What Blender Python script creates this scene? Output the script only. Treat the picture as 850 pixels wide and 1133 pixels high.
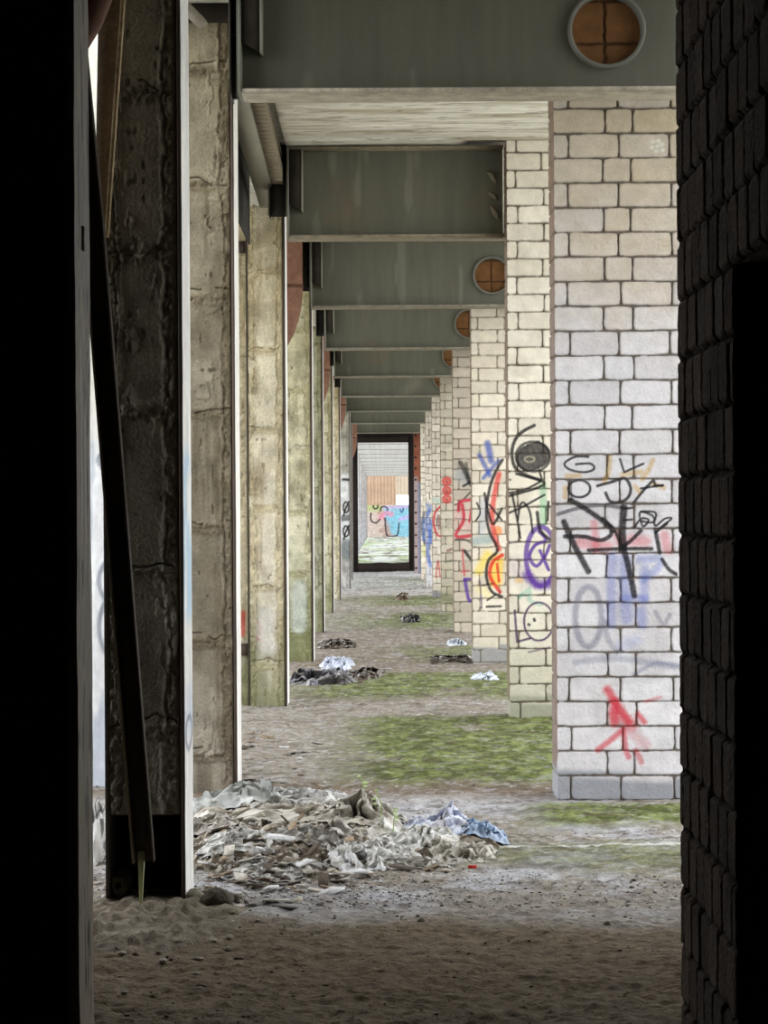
import bpy, math, random
import numpy as np
from mathutils import Matrix, Vector
random.seed(7)
rng = np.random.default_rng(11)
for o in list(bpy.data.objects): bpy.data.objects.remove(o)
SC = bpy.context.scene
COL = SC.collection

# ------------------------------------------------------------------ camera, sky, exposure
F = 2730.0; EYE = 1.45; VX, VY = 421.0, 569.0; ROLL = 0.0062
cam = bpy.data.cameras.new('camera'); camo = bpy.data.objects.new('camera', cam); COL.objects.link(camo)
cam.sensor_fit = 'VERTICAL'; cam.sensor_height = 24.0; cam.lens = 24.0*F/1133
cam.shift_x = (425-VX)/1133; cam.shift_y = (VY-566.5)/1133
cam.clip_start = .05; cam.clip_end = 600
camo.matrix_world = Matrix.Translation((0, 0, EYE)) @ Matrix.Rotation(math.pi/2, 4, 'X') @ Matrix.Rotation(-ROLL, 4, 'Z')
SC.camera = camo
W = bpy.data.worlds.new('overcast_sky'); SC.world = W; W.use_nodes = True
bg = W.node_tree.nodes['Background']; bg.inputs[0].default_value = (.965, .98, 1.0, 1); bg.inputs[1].default_value = 1.0
SC.view_settings.view_transform = 'Standard'; SC.view_settings.look = 'None'
SC.view_settings.exposure = 1.7; SC.view_settings.gamma = 1; SC.view_settings.use_curve_mapping = False
SC.cycles.max_bounces = 8; SC.cycles.diffuse_bounces = 6

def at(px, py, Y):
    "pixel of the photograph -> point of the place on the plane y = Y"
    dx, dy = px-425, py-566.5
    x = 425+dx-ROLL*dy; y = 566.5+dy+ROLL*dx
    return ((x-VX)/F*Y, Y, EYE-(y-VY)/F*Y)
def lin(c):
    return tuple(((v/255)/12.92 if v/255 < .04045 else ((v/255+.055)/1.055)**2.4) for v in c)

# ------------------------------------------------------------------ noise
def _hash(ix, iy, iz, seed):
    h = (ix*374761393 + iy*668265263 + iz*2147483647 + seed*1274126177) & 0xffffffff
    h = ((h ^ (h >> 13))*1274126177) & 0xffffffff
    h = ((h ^ (h >> 16))*2246822519) & 0xffffffff
    return ((h ^ (h >> 15)) & 0xffff)/65535.0
def vnoise(x, y, z=0.0, seed=0):
    x = np.asarray(x, float); y = np.asarray(y, float); z = np.asarray(z, float)+0*x
    ix = np.floor(x).astype(np.int64); iy = np.floor(y).astype(np.int64); iz = np.floor(z).astype(np.int64)
    fx, fy, fz = x-ix, y-iy, z-iz
    fx = fx*fx*(3-2*fx); fy = fy*fy*(3-2*fy); fz = fz*fz*(3-2*fz)
    r = 0
    for a in (0, 1):
        for b in (0, 1):
            w = (fx if a else 1-fx)*(fy if b else 1-fy)
            n0 = _hash(ix+a, iy+b, iz, seed)
            if np.any(fz): n0 = n0*(1-fz)+_hash(ix+a, iy+b, iz+1, seed)*fz
            r = r+w*n0
    return r
def fbm(x, y, z=0.0, o=4, seed=0):
    s = 0; a = .5; t = 0
    for k in range(o):
        s = s+a*vnoise(x*2**k, y*2**k, np.asarray(z)*2**k, seed+k*17); t += a; a *= .55
    return s/t
def sst(a, b, x):
    t = np.clip((x-a)/(b-a), 0, 1); return t*t*(3-2*t)
def mixc(c, col, m):
    m = np.asarray(m)[..., None]; return c*(1-m)+np.asarray(col)*m

# ------------------------------------------------------------------ meshes
class MB:
    def __init__(s): s.v = []; s.f = []; s.c = []; s.n = 0
    def add(s, V, Q, C):
        V = np.asarray(V, float).reshape(-1, 3); Q = np.asarray(Q, np.int64)
        C = np.asarray(C, float)
        if C.ndim == 1: C = np.tile(C[:3], (len(V), 1))
        s.v.append(V); s.f.append(Q+s.n); s.c.append(C.reshape(-1, 3)); s.n += len(V)
    def box(s, a, b, col=(1, 1, 1)):
        x0, y0, z0 = a; x1, y1, z1 = b
        V = [(x0, y0, z0), (x1, y0, z0), (x1, y1, z0), (x0, y1, z0), (x0, y0, z1), (x1, y0, z1), (x1, y1, z1), (x0, y1, z1)]
        s.add(V, [(0, 3, 2, 1), (4, 5, 6, 7), (0, 1, 5, 4), (1, 2, 6, 5), (2, 3, 7, 6), (3, 0, 4, 7)], col)
    def bar(s, p, q, w, d, up=(0, 1, 0), col=(1, 1, 1), off=(0, 0)):
        "rectangular bar from p to q, w across, d along the up direction"
        p, q = Vector(p), Vector(q); t = (q-p).normalized(); u = Vector(up); u = (u-t*u.dot(t)).normalized(); r = t.cross(u)
        V = []
        for e in (p, q):
            for a, b in ((-1, -1), (1, -1), (1, 1), (-1, 1)): V.append(tuple(e+r*(a*w/2+off[0])+u*(b*d/2+off[1])))
        s.add(V, [(0, 3, 2, 1), (4, 5, 6, 7), (0, 1, 5, 4), (1, 2, 6, 5), (2, 3, 7, 6), (3, 0, 4, 7)], col)
    def tube(s, pts, r, n=16, col=(1, 1, 1), caps=True):
        pts = [Vector(p) for p in pts]; V = []; Q = []
        rr = r if isinstance(r, (list, tuple)) else [r]*len(pts)
        ref = Vector((0, 1, 0)) if abs((pts[1]-pts[0]).normalized().y) < .9 else Vector((1, 0, 0))
        for i, p in enumerate(pts):
            t = (pts[min(i+1, len(pts)-1)]-pts[max(i-1, 0)]).normalized()
            a = (ref-t*ref.dot(t)).normalized(); b = t.cross(a)
            for k in range(n):
                g = 2*math.pi*k/n; V.append(tuple(p+(a*math.cos(g)+b*math.sin(g))*rr[i]))
        for i in range(len(pts)-1):
            for k in range(n):
                k2 = (k+1) % n; Q.append((i*n+k, i*n+k2, (i+1)*n+k2, (i+1)*n+k))
        if caps:
            for e, c in ((0, pts[0]), (len(pts)-1, pts[-1])):
                ci = len(V); V.append(tuple(c))
                for k in range(n): Q.append((e*n+k, e*n+(k+1) % n, ci, ci))
        s.add(V, Q, col)
    def grid(s, P, C):
        n, m, _ = P.shape
        idx = np.arange(n*m).reshape(n, m)
        Q = np.stack([idx[:-1, :-1], idx[1:, :-1], idx[1:, 1:], idx[:-1, 1:]], -1).reshape(-1, 4)
        C = np.asarray(C, float)
        s.add(P.reshape(-1, 3), Q, C.reshape(-1, 3) if C.ndim == 3 else C)
    def build(s, name, mat, parent=None, smooth=False, loc=None):
        V = np.concatenate(s.v); Fq = np.concatenate(s.f); C = np.concatenate(s.c)
        if loc is None and parent is None: loc = (V[:, 0].mean(), V[:, 1].mean(), V[:, 2].min())
        base = np.array(loc if loc is not None else (parent.location if parent else (0, 0, 0)), float)
        if parent is not None: base = np.array(world_of(parent))
        V = V-base
        tri = Fq[:, 2] == Fq[:, 3]
        me = bpy.data.meshes.new(name); me.vertices.add(len(V)); me.vertices.foreach_set('co', V.astype(np.float32).ravel())
        lens = np.where(tri, 3, 4); st = np.concatenate([[0], np.cumsum(lens)[:-1]])
        mask = np.ones_like(Fq, bool); mask[tri, 3] = False
        loops = Fq[mask]
        me.loops.add(len(loops)); me.loops.foreach_set('vertex_index', loops.astype(np.int32))
        me.polygons.add(len(Fq)); me.polygons.foreach_set('loop_start', st.astype(np.int32)); me.polygons.foreach_set('loop_total', lens.astype(np.int32))
        if smooth: me.polygons.foreach_set('use_smooth', np.ones(len(Fq), bool))
        me.update(calc_edges=True); me.validate()
        at_ = me.color_attributes.new('Col', 'FLOAT_COLOR', 'POINT')
        at_.data.foreach_set('color', np.concatenate([np.clip(C, 0, 1), np.ones((len(C), 1))], 1).astype(np.float32).ravel())
        me.materials.append(mat)
        o = bpy.data.objects.new(name, me); COL.objects.link(o)
        if parent is not None: o.parent = parent
        else: o.location = base
        WORLD[o.name] = tuple(base)
        return o
WORLD = {}
def world_of(o): return WORLD[o.name]
def thing(name, label, cat, loc, group=None):
    o = bpy.data.objects.new(name, None); COL.objects.link(o); o.location = loc; WORLD[o.name] = tuple(loc)
    o.empty_display_size = .1
    return tag(o, label, cat, group)
def tag(o, label, cat, group=None, kind=None):
    if label: o['label'] = label
    if cat: o['category'] = cat
    if group: o['group'] = group
    if kind: o['kind'] = kind
    return o
def struct(o): o['kind'] = 'structure'; return o

# ------------------------------------------------------------------ materials
def mat(name, rough=.9, var=.35, scale=8, bump=.3, bdist=.01, fine=90, tint=(1, 1, 1), metal=0, stretch=(1, 1, 1), spec=.2, sss=0, trans=0):
    m = bpy.data.materials.new(name); m.use_nodes = True; nt = m.node_tree; N = nt.nodes; L = nt.links
    b = N['Principled BSDF']; b.inputs['Roughness'].default_value = rough; b.inputs['Metallic'].default_value = metal
    b.inputs['Specular IOR Level'].default_value = spec
    if trans: b.inputs['Transmission Weight'].default_value = trans
    a = N.new('ShaderNodeAttribute'); a.attribute_name = 'Col'
    tc = N.new('ShaderNodeTexCoord'); mp = N.new('ShaderNodeMapping'); mp.inputs['Scale'].default_value = stretch
    L.new(tc.outputs['Object'], mp.inputs[0])
    n1 = N.new('ShaderNodeTexNoise'); n1.inputs['Scale'].default_value = scale; n1.inputs['Detail'].default_value = 8; n1.inputs['Roughness'].default_value = .65
    n2 = N.new('ShaderNodeTexNoise'); n2.inputs['Scale'].default_value = fine; n2.inputs['Detail'].default_value = 4
    L.new(mp.outputs[0], n1.inputs['Vector']); L.new(mp.outputs[0], n2.inputs['Vector'])
    mr = N.new('ShaderNodeMapRange'); mr.inputs['From Min'].default_value = .3; mr.inputs['From Max'].default_value = .7
    mr.inputs['To Min'].default_value = 1-var; mr.inputs['To Max'].default_value = 1+var*.4
    L.new(n1.outputs['Fac'], mr.inputs['Value'])
    mr2 = N.new('ShaderNodeMapRange'); mr2.inputs['From Min'].default_value = .3; mr2.inputs['From Max'].default_value = .7
    mr2.inputs['To Min'].default_value = 1-var*.5; mr2.inputs['To Max'].default_value = 1+var*.2
    L.new(n2.outputs['Fac'], mr2.inputs['Value'])
    mu = N.new('ShaderNodeMath'); mu.operation = 'MULTIPLY'; L.new(mr.outputs[0], mu.inputs[0]); L.new(mr2.outputs[0], mu.inputs[1])
    vm = N.new('ShaderNodeVectorMath'); vm.operation = 'SCALE'; L.new(a.outputs['Color'], vm.inputs[0]); L.new(mu.outputs[0], vm.inputs['Scale'])
    vt = N.new('ShaderNodeVectorMath'); vt.operation = 'MULTIPLY'; vt.inputs[1].default_value = tint; L.new(vm.outputs[0], vt.inputs[0])
    L.new(vt.outputs[0], b.inputs['Base Color'])
    if bump:
        ad = N.new('ShaderNodeMath'); ad.operation = 'ADD'; L.new(n1.outputs['Fac'], ad.inputs[0]); L.new(n2.outputs['Fac'], ad.inputs[1])
        bp = N.new('ShaderNodeBump'); bp.inputs['Strength'].default_value = bump; bp.inputs['Distance'].default_value = bdist
        L.new(ad.outputs[0], bp.inputs['Height']); L.new(bp.outputs[0], b.inputs['Normal'])
    return m
M_BRICK = mat('silicate_brick', .92, .14, 14, .4, .005, 130)
M_DARKBRICK = mat('shaded_room_brick', .95, .5, 6, .6, .01, 80)
M_CONC = mat('rough_concrete', .93, .38, 7, .6, .012, 70)
M_STEEL = mat('grey_painted_steel', .6, .16, 2.2, .08, .003, 60, stretch=(6, 1, .7), spec=.35)
M_RUST = mat('rusty_steel', .8, .4, 9, .3, .004, 80)
M_PAINT = mat('pale_painted_steel', .7, .22, 5, .15, .003, 40, stretch=(1, 1, .4))
M_WOODP = mat('peeling_white_boards', .85, .2, 5, .4, .006, 40, stretch=(.35, 3, 1))
M_FLOOR = mat('dusty_mossy_floor', .97, .3, 14, .8, .012, 70)
M_ROCK = mat('rubble', .95, .5, 20, .6, .01, 90)
M_PLASTIC = mat('dirty_plastic_sheet', .36, .25, 9, .25, .006, 50, spec=.4)
M_BOARD = mat('broken_board', .85, .45, 15, .3, .004, 90)
M_LEAF = mat('leaf', .7, .25, 30, .1, .002, 90)
M_SHEET = mat('corrugated_sheet', .7, .2, 2, .1, .003, 30)

# ------------------------------------------------------------------ graffiti strokes
def smooth_line(pts, closed=False, n=8):
    P = [np.array(p, float) for p in pts]
    if len(P) < 3 and not closed: return np.array(P)
    out = []
    m = len(P)
    for i in range(m if closed else m-1):
        g = (lambda k: P[k % m]) if closed else (lambda k: P[min(max(k, 0), m-1)])
        a, b, c, d = g(i-1), g(i), g(i+1), g(i+2)
        for t in np.arange(n)/n:
            out.append(.5*((2*b)+(-a+c)*t+(2*a-5*b+4*c-d)*t*t+(-a+3*b-3*c+d)*t**3))
    out.append(P[0] if closed else P[-1])
    return np.array(out)
class Paint:
    "paint strokes given in a zoomed crop of the photograph, laid on the wall plane y = Y"
    def __init__(s, Y): s.Y = Y; s.st = []
    def crop(s, x0, y0, k): s.x0, s.y0, s.k = x0, y0, k; return s
    def line(s, pts, r, col, al=.97, soft=.35, closed=False, curve=True):
        q = smooth_line(pts, closed) if curve else np.array(pts, float)
        w = np.array([at(s.x0+a/s.k, s.y0+b/s.k, s.Y) for a, b in q])[:, [0, 2]]
        s.st.append((w, r/s.k/F*s.Y, np.array(lin(col)), al, soft)); return s
    def ring(s, cx, cy, rx, ry, r, col, al=.97, soft=.35, a0=0, a1=360):
        return s.line([(cx+rx*math.cos(math.radians(a)), cy+ry*math.sin(math.radians(a))) for a in np.linspace(a0, a1, 28)], r, col, al, soft, curve=False)
    def apply(s, X, Z, C):
        for w, r, col, al, soft in s.st:
            R = r*(1+soft)
            sel = (X > w[:, 0].min()-R) & (X < w[:, 0].max()+R) & (Z > w[:, 1].min()-R) & (Z < w[:, 1].max()+R)
            if not sel.any(): continue
            x, z = X[sel], Z[sel]; d = np.full(x.shape, 9.)
            for (ax, az), (bx, bz) in zip(w[:-1], w[1:]):
                L = (bx-ax)**2+(bz-az)**2+1e-12
                t = np.clip(((x-ax)*(bx-ax)+(z-az)*(bz-az))/L, 0, 1)
                d = np.minimum(d, np.hypot(x-ax-t*(bx-ax), z-az-t*(bz-az)))
            n = vnoise(x*160, z*160, seed=5)
            a = al*(1-sst(r*(1-soft), r*(1+soft), d+(n-.5)*r*soft*.8))*(.88+.12*n)
            C[sel] = C[sel]*(1-a[:, None])+col*a[:, None]
        return C

# ------------------------------------------------------------------ brickwork as relief
def brick_relief(u, v, Wd, seed, course=.125):
    k = np.floor(v/course); a = v-k*course
    j1 = (vnoise(u*9, k*3.1, seed=seed)-.5)*.006
    dv = np.minimum(a+j1, course-a-j1)
    if Wd > .5:
        A = [.253, .393]; B = [.068, .328, .588]
        if Wd > .8: A = list(np.arange(.13, Wd, .13)); B = list(np.arange(.065, Wd, .13))
    else: A = [.253]; B = [.127]
    odd = (k % 2) > .5
    def nd(J):
        d = np.full(u.shape, 9.); 
        for q, j in enumerate(J): d = np.minimum(d, np.abs(u-j-(_hash(k.astype(np.int64), np.int64(q)+0*k.astype(np.int64), 0, seed)-.5)*.016+(vnoise(a*25, k*2.7, q*1.7, seed+3)-.5)*.006))
        return d
    du = np.where(odd, nd(B), nd(A))
    bid = np.where(odd, np.searchsorted(B, u), np.searchsorted(A, u)+50)
    n = fbm(u*38, v*38, seed*.37, 3, seed)
    # rounded block corners: both joints near at once
    d = np.minimum(dv, du)-.006*np.exp(-((dv/.018)**2+(du/.018)**2))+(n-.5)*.007
    bm = sst(.0015, .0065, d)
    h = -.013*(1-bm)+(fbm(u*90, v*90, 0, 2, seed+9)-.5)*.003*bm+(1-bm)*(vnoise(u*140, v*140, seed=seed+2)-.5)*.006
    r1 = _hash(k.astype(np.int64), bid.astype(np.int64), 1, seed); r2 = _hash(k.astype(np.int64), bid.astype(np.int64), 2, seed)
    h = h+(r2-.5)*.004*bm
    edge = sst(.02, .004, d)*bm
    return h, bm, r1, r2, edge
def brick_panel(mb, O, U, V, Wd, Ht, res, seed, colf, paint=None, course=.125, v0=0.0):
    O, U, V = map(lambda t: np.array(t, float), (O, U, V)); Nn = np.cross(U, V)
    u = np.linspace(0, Wd, max(3, int(Wd/res)+1)); v = np.linspace(0, Ht, max(3, int(Ht/res)+1))
    uu, vv = np.meshgrid(u, v, indexing='ij')
    h, bm, r1, r2, edge = brick_relief(uu, vv+v0, Wd, seed, course)
    k = np.floor((vv+v0)/course); a = (vv+v0)-k*course
    hc = -(.005 if Wd > .8 else .012)*(1-sst(.003, .01, np.minimum(a, course-a)))-.002*vnoise(vv*60, 0*vv, seed=3)   # the same along a corner on both faces
    du = np.minimum(uu, Wd-uu); w = 1-sst(0, .012, du)
    h = h*(1-w)+hc*w
    P = O+uu[..., None]*U+vv[..., None]*V+h[..., None]*Nn
    P = P+np.where(uu < Wd/2, -1, 1)[..., None]*U*(hc*w)[..., None]
    C = colf(P[..., 0], P[..., 1], P[..., 2], bm, r1, r2, edge)
    if paint is not None:
        mort = .7+.3*bm
        C0 = C.copy(); C = paint.apply(P[..., 0], P[..., 2], C); C = C0+(C-C0)*mort[..., None]
    mb.grid(P, C)

# ------------------------------------------------------------------ floor
def floor_h(X, Y):
    n = fbm(X*1.1, Y*.55, 0, 3, 21)-.5
    m = fbm(X*6, Y*5, 0, 4, 22)-.5
    f = fbm(X*32, Y*26, 0, 3, 23)-.5
    return .035*n+.03*m+.021*f-.006
def box_mask(X, Y, x0, x1, y0, y1, s=.25):
    return sst(x0-s, x0+s, X)*sst(x1+s, x1-s, X)*sst(y0-s, y0+s, Y)*sst(y1+s, y1-s, Y)
def moss_amount(X, Y):
    n = fbm(X*1.6, Y*.9, 0, 4, 31); n2 = fbm(X*9, Y*6, 0, 3, 33)
    m = box_mask(X, Y, -.15, 1.6, 13.3, 17.6, .35)*1.25
    m = np.maximum(m, box_mask(X, Y, .72, 2.0, 11.4, 12.25, .2)*1.1)
    m = np.maximum(m, box_mask(X, Y, .35, 2.0, 10.0, 10.9, .25)*.62)
    m = np.maximum(m, box_mask(X, Y, -.7, 1.6, 19.3, 22.5, .5)*.95)
    m = np.maximum(m, box_mask(X, Y, .1, 1.6, 24.5, 27.5, .6)*.75)
    m = np.maximum(m, box_mask(X, Y, -.4, 1.6, 31, 36, 1)*.95)
    m = np.maximum(m, box_mask(X, Y, -.3, 1.6, 38.5, 44, 1)*.9)
    m = np.maximum(m, box_mask(X, Y, -.4, 1.6, 48, 58, 2)*.7)
    return np.clip(m*sst(.30, .52, n+.25*(n2-.5)+.12*m), 0, 1)
dust = lin((156, 149, 138)); pale = lin((188, 188, 192)); brown = lin((116, 98, 80)); shaded_soil = lin((120, 106, 86))
moss1 = lin((84, 92, 44)); moss2 = lin((130, 140, 84))
def floor_col(X, Y):
    C = np.ones(X.shape+(3,))*np.array(dust)
    n = fbm(X*2.2, Y*1.3, 0, 4, 41); n2 = fbm(X*14, Y*9, 0, 4, 42); n3 = fbm(X*40, Y*30, 0, 2, 44)
    C = mixc(C, pale, sst(.42, .62, n)*box_mask(X, Y, -3, 3, 9.0, 12.6, .5)*.95)
    C = mixc(C, brown, np.clip(box_mask(X, Y, -1.5, 1.2, 12.7, 13.4, .2)*.75, 0, 1)*sst(.3, .55, n2+.1))
    C = mixc(C, brown, sst(.52, .7, n2)*.35)
    C = mixc(C, brown, sst(18.5, 20, Y)*sst(33, 28, Y)*.35)
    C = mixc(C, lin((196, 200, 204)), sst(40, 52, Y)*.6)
    C = mixc(C, shaded_soil, sst(9.05, 8.6, Y+.7*(n-.5)+.25*(n2-.5)-.25*sst(-.2, -.7, X)))  # brown soil; the near room's shade is also put into its colour and edge
    m = moss_amount(X, Y)
    mc = mixc(np.ones(X.shape+(3,))*np.array(moss1), moss2, sst(.35, .7, n2))
    C = C*(1-m[..., None])+mc*m[..., None]
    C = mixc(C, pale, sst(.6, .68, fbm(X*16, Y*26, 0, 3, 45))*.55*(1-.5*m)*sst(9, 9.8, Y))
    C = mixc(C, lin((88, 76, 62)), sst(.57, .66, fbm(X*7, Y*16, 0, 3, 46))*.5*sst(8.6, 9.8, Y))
    C = C*(.64+.66*n3)[..., None]
    # the thin pale joint across the floor
    j = np.exp(-((Y-10.72-.03*np.sin(X*3))/.03)**2)*sst(.2, .5, X)
    return mixc(C, lin((225, 225, 222)), j*.75)
def make_floor():
    ys = [6.2]
    while ys[-1] < 63.0: ys.append(ys[-1]+max(.009, .00013*ys[-1]**2.0))
    ys = np.array(ys); xs = np.arange(-2.3, 2.31, .013)
    X, Y = np.meshgrid(xs, ys, indexing='ij')
    m = moss_amount(X, Y)
    Z = floor_h(X, Y)+m*(.012*fbm(X*50, Y*40, 0, 2, 71)+.012)
    P = np.stack([X, Y, Z], -1)
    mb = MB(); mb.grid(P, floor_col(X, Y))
    # coarse ring: near room, strips to both sides of the passage
    for x0, x1, y0, y1 in ((-3.4, 3.4, -3.4, 6.2), (-3.4, -2.3, 6.2, 63), (2.3, 3.4, 6.2, 63)):
        xs = np.linspace(x0, x1, 16); yy = np.linspace(y0, y1, 60)
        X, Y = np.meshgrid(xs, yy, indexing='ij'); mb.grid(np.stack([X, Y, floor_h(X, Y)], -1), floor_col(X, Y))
    return struct(mb.build('floor', M_FLOOR, smooth=True, loc=(0, 0, 0)))
make_floor()
# the yard outside
mb = MB()
xs = np.linspace(-60, 60, 60); ys = np.linspace(-10, 190, 100); X, Y = np.meshgrid(xs, ys, indexing='ij')
C = mixc(np.ones(X.shape+(3,))*np.array(lin((200, 198, 192))), lin((150, 160, 110)), sst(.5, .6, fbm(X*.5, Y*.5, 0, 3, 51))*.5)
mb.grid(np.stack([X, Y, -.12+0*X], -1), C); struct(mb.build('ground', M_FLOOR, loc=(0, 0, -.12)))
# raised floor of the hall behind the doorway
mb = MB(); xs = np.linspace(-3.4, 3.4, 90); ys = np.linspace(62.9, 134.5, 500); X, Y = np.meshgrid(xs, ys, indexing='ij')
C = mixc(np.ones(X.shape+(3,))*np.array(lin((158, 162, 156))), lin((122, 138, 92)), sst(.45, .6, fbm(X*1.5, Y*.3, 0, 4, 52))*.8)
C = mixc(C, lin((84, 78, 72)), sst(.56, .64, fbm(X*4, Y*.9, 0, 3, 53)))
mb.grid(np.stack([X, Y, .215+.06*(fbm(X*3, Y*1.0, 0, 3, 54)-.5)], -1), C)
mb.box((-3.4, 62.85, -.1), (3.4, 62.95, .18), lin((45, 38, 34)))
o = struct(mb.build('floor_far_hall', M_FLOOR, loc=(0, 62.9, -.1)))

# ------------------------------------------------------------------ near room
dk = np.array(lin((92, 84, 76)))
def darkcol(X, Y, Z, bm, r1, r2, edge):
    C = np.ones(X.shape+(3,))*np.array(lin((112, 94, 82))); C = C*(.6+.7*r1)[..., None]
    return mixc(C, lin((40, 33, 28)), (1-bm)*.9)
mb = MB()
brick_panel(mb, (.64, 5.3, 1.9), (0, -1, 0), (0, 0, 1), 2.2, 2.2, .008, 5, darkcol, course=.125)
brick_panel(mb, (.64, 5.3, -.1), (0, -1, 0), (0, 0, 1), .82, 2.0, .007, 6, darkcol, course=.125)
mb.box((.655, 3.1, 1.9), (1.2, 5.28, 4.1), dk); mb.box((.655, 4.48, -.1), (1.2, 5.28, 1.9), dk)
mb.box((.64, -3.2, -.1), (1.2, 3.5, 4.1), dk); mb.box((1.05, 3.5, -.1), (1.2, 4.48, 1.9), dk)
mb.box((1.2, 5.0, -.1), (3.2, 5.3, 4.1), dk)
struct(mb.build('wall_right', M_DARKBRICK, loc=(.64, 4, 0)))
mb = MB()
# block wall end on the left: face to the camera, and the greyish reveal facing the passage
u = np.linspace(-3.2, -.641, 260); v = np.linspace(-.1, 4.1, 420); X, Z = np.meshgrid(u, v, indexing='ij')
jz = np.minimum(np.mod(Z+.35, .82), .82-np.mod(Z+.35, .82)); n = fbm(X*9, Z*9, 0, 4, 61)
H = -.01*sst(.015, .005, jz+(n-.5)*.01)+.012*(n-.5); H[-1, :] = 0
mb.grid(np.stack([X, 5.0-H, Z], -1), mixc(np.ones(X.shape+(3,))*dk*.75, lin((50, 44, 40)), sst(.015, .005, jz)))
mb.box((-3.2, 5.01, -.1), (-.641, 5.24, 4.1), dk)
struct(mb.build('wall_left', M_DARKBRICK, loc=(-.62, 5, 0)))
# painted steel trim on the reveal
mb = MB(); v = np.linspace(-.1, 4.1, 700); u = np.linspace(0, .25, 50); U_, V_ = np.meshgrid(u, v, indexing='ij')
C = np.ones(U_.shape+(3,))*np.array(lin((208, 194, 168)))
n = fbm(U_*10, V_*2.5, 0, 4, 63)
C = mixc(C, lin((186, 180, 160)), sst(.56, .6, n)*.6*sst(2.3, 2.0, V_)); C = mixc(C, lin((96, 84, 70)), sst(.62, .66, fbm(U_*30, V_*6, 0, 4, 64))*.8)
H = .004*(fbm(U_*20, V_*5, 0, 3, 65)-.5)
# three thin pale streaks
for uu_, z0, z1, w in ((.10, 1.35, 1.85, .018), (.17, 1.3, 1.72, .02), (.24, 1.15, 1.6, .016)):
    C = mixc(C, lin((250, 246, 226)), sst(w, w*.5, np.abs(U_-uu_+.05*(V_-z0)))*sst(z0, z0+.15, V_)*sst(z1, z1-.1, V_))
mb.grid(np.stack([-.615+H, 4.995+U_, V_], -1), C); mb.box((-.64, 4.995, -.1), (-.617, 5.245, 4.1), lin((150, 145, 135)))
mb.box((-.618, 5.10, 2.0), (-.610, 5.13, 2.05), lin((170, 164, 150)))
struct(mb.build('trim_1', M_PAINT, loc=(-.62, 5, 0)))
mb = MB()
mb.box((-3.3, -3.3, -.1), (3.3, -3.2, 4.1), dk); struct(mb.build('wall_back', M_DARKBRICK))
mb = MB(); mb.box((-3.3, -3.3, -.1), (-3.2, 5.3, 4.1), dk); mb.box((-1.9, 5.3, -.1), (-1.75, 8.9, 4.1), dk)
struct(mb.build('wall_left', M_DARKBRICK))
mb = MB(); mb.box((2.0, 5.3, -.1), (2.15, 8.9, 4.1), dk)
struct(mb.build('wall_right', M_DARKBRICK))
# slab up to the doorway; its unseen side edges are shaped to steer the daylight
mb = MB()
mb.box((-3.4, -3.4, 4.1), (3.4, 9.3, 4.3), lin((150, 145, 138))); mb.box((-1.25, 9.3, 4.1), (2.0, 11.6, 4.3), lin((150, 145, 138)))
SLAB_X0, SLAB_X1 = -3.0, 2.0
mb.box((-1.25, 11.6, 4.12), (SLAB_X1, 14.4, 4.3), lin((190, 185, 172))); mb.box((SLAB_X0, 14.4, 4.12), (SLAB_X1, 24, 4.3), lin((190, 185, 172))); mb.box((SLAB_X0, 24, 4.12), (2.5, 63.2, 4.3), lin((190, 185, 172)))
struct(mb.build('ceiling', M_CONC))
# peeling boarding under the slab between the first two girders
mb = MB(); u = np.linspace(-.66, 2.2, 300); v = np.linspace(11.9, 17.9, 500); X, Y = np.meshgrid(u, v, indexing='ij')
seam = np.minimum(np.mod(Y, .62), .62-np.mod(Y, .62)); n = fbm(X*1.2, Y*9, 0, 4, 81); n2 = fbm(X*7, Y*30, 0, 3, 82)
C = np.ones(X.shape+(3,))*np.array(lin((246, 243, 232))); C = mixc(C, lin((176, 162, 132)), sst(.52, .7, n)*.7); C = mixc(C, lin((120, 104, 82)), sst(.62, .72, n2)*.5)
C = mixc(C, lin((96, 70, 52)), sst(.1, 0, X+.66+.1*n)*.8)
rb = sst(.28, .5, fbm(X*4, Y*1.2, 0, 3, 83))*sst(.55, .7, X)*sst(17.35, 17.6, Y); C = mixc(C, lin((104, 50, 38)), rb)
H = -.01*sst(.03, .0, seam)-.012*n+rb*.04
mb.grid(np.stack([X, Y, 4.095+H], -1)[:, ::-1], C[:, ::-1])
tag(mb.build('ceiling_board', M_WOODP, smooth=False), 'peeling whitish ceiling boarding between the two nearest girders', 'ceiling panel')

# ------------------------------------------------------------------ brick pillars, right side
def pillar_cols(base, vary, mort, low=None, grime=0, lowz=.14, top=None):
    base, vary, mort = map(lambda c: np.array(lin(c)), (base, vary, mort))
    def f(X, Y, Z, bm, r1, r2, edge):
        side = np.ptp(X) < .1
        C = np.ones(X.shape+(3,))*base; C = mixc(C, vary, r1*.75)
        C = C*(.9+.16*r2)[..., None]
        n = fbm(X*5, Z*4, Y*3, 4, 91); C = mixc(C, vary*.8, sst(.52, .72, n)*.5)
        if top is not None: C = mixc(C, lin(top), sst(1.9, 3.3, Z+(n-.5)*.8)*.85*(.5+.5*r2))  # tan upper bricks: the warm bounced light is painted into the colour
        C = mixc(C, vary*.5, edge*.2)
        if side: C = mixc(C, np.array(lin((112, 88, 70))), .85)  # side faces browner mortar, with their dimmer light put into the colour
        if grime: C = mixc(C, lin((120, 128, 84)), sst(.95, .1, Z+(n-.5)*.7)*grime)
        if low is not None: C = mixc(C, lin(low), sst(lowz+.02, lowz-.02, Z+(r1-.5)*.1+(X-1.2)*.05))
        return mixc(C, mort, (1-bm)*.95)
    return f
BK = (30, 28, 32)
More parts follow.
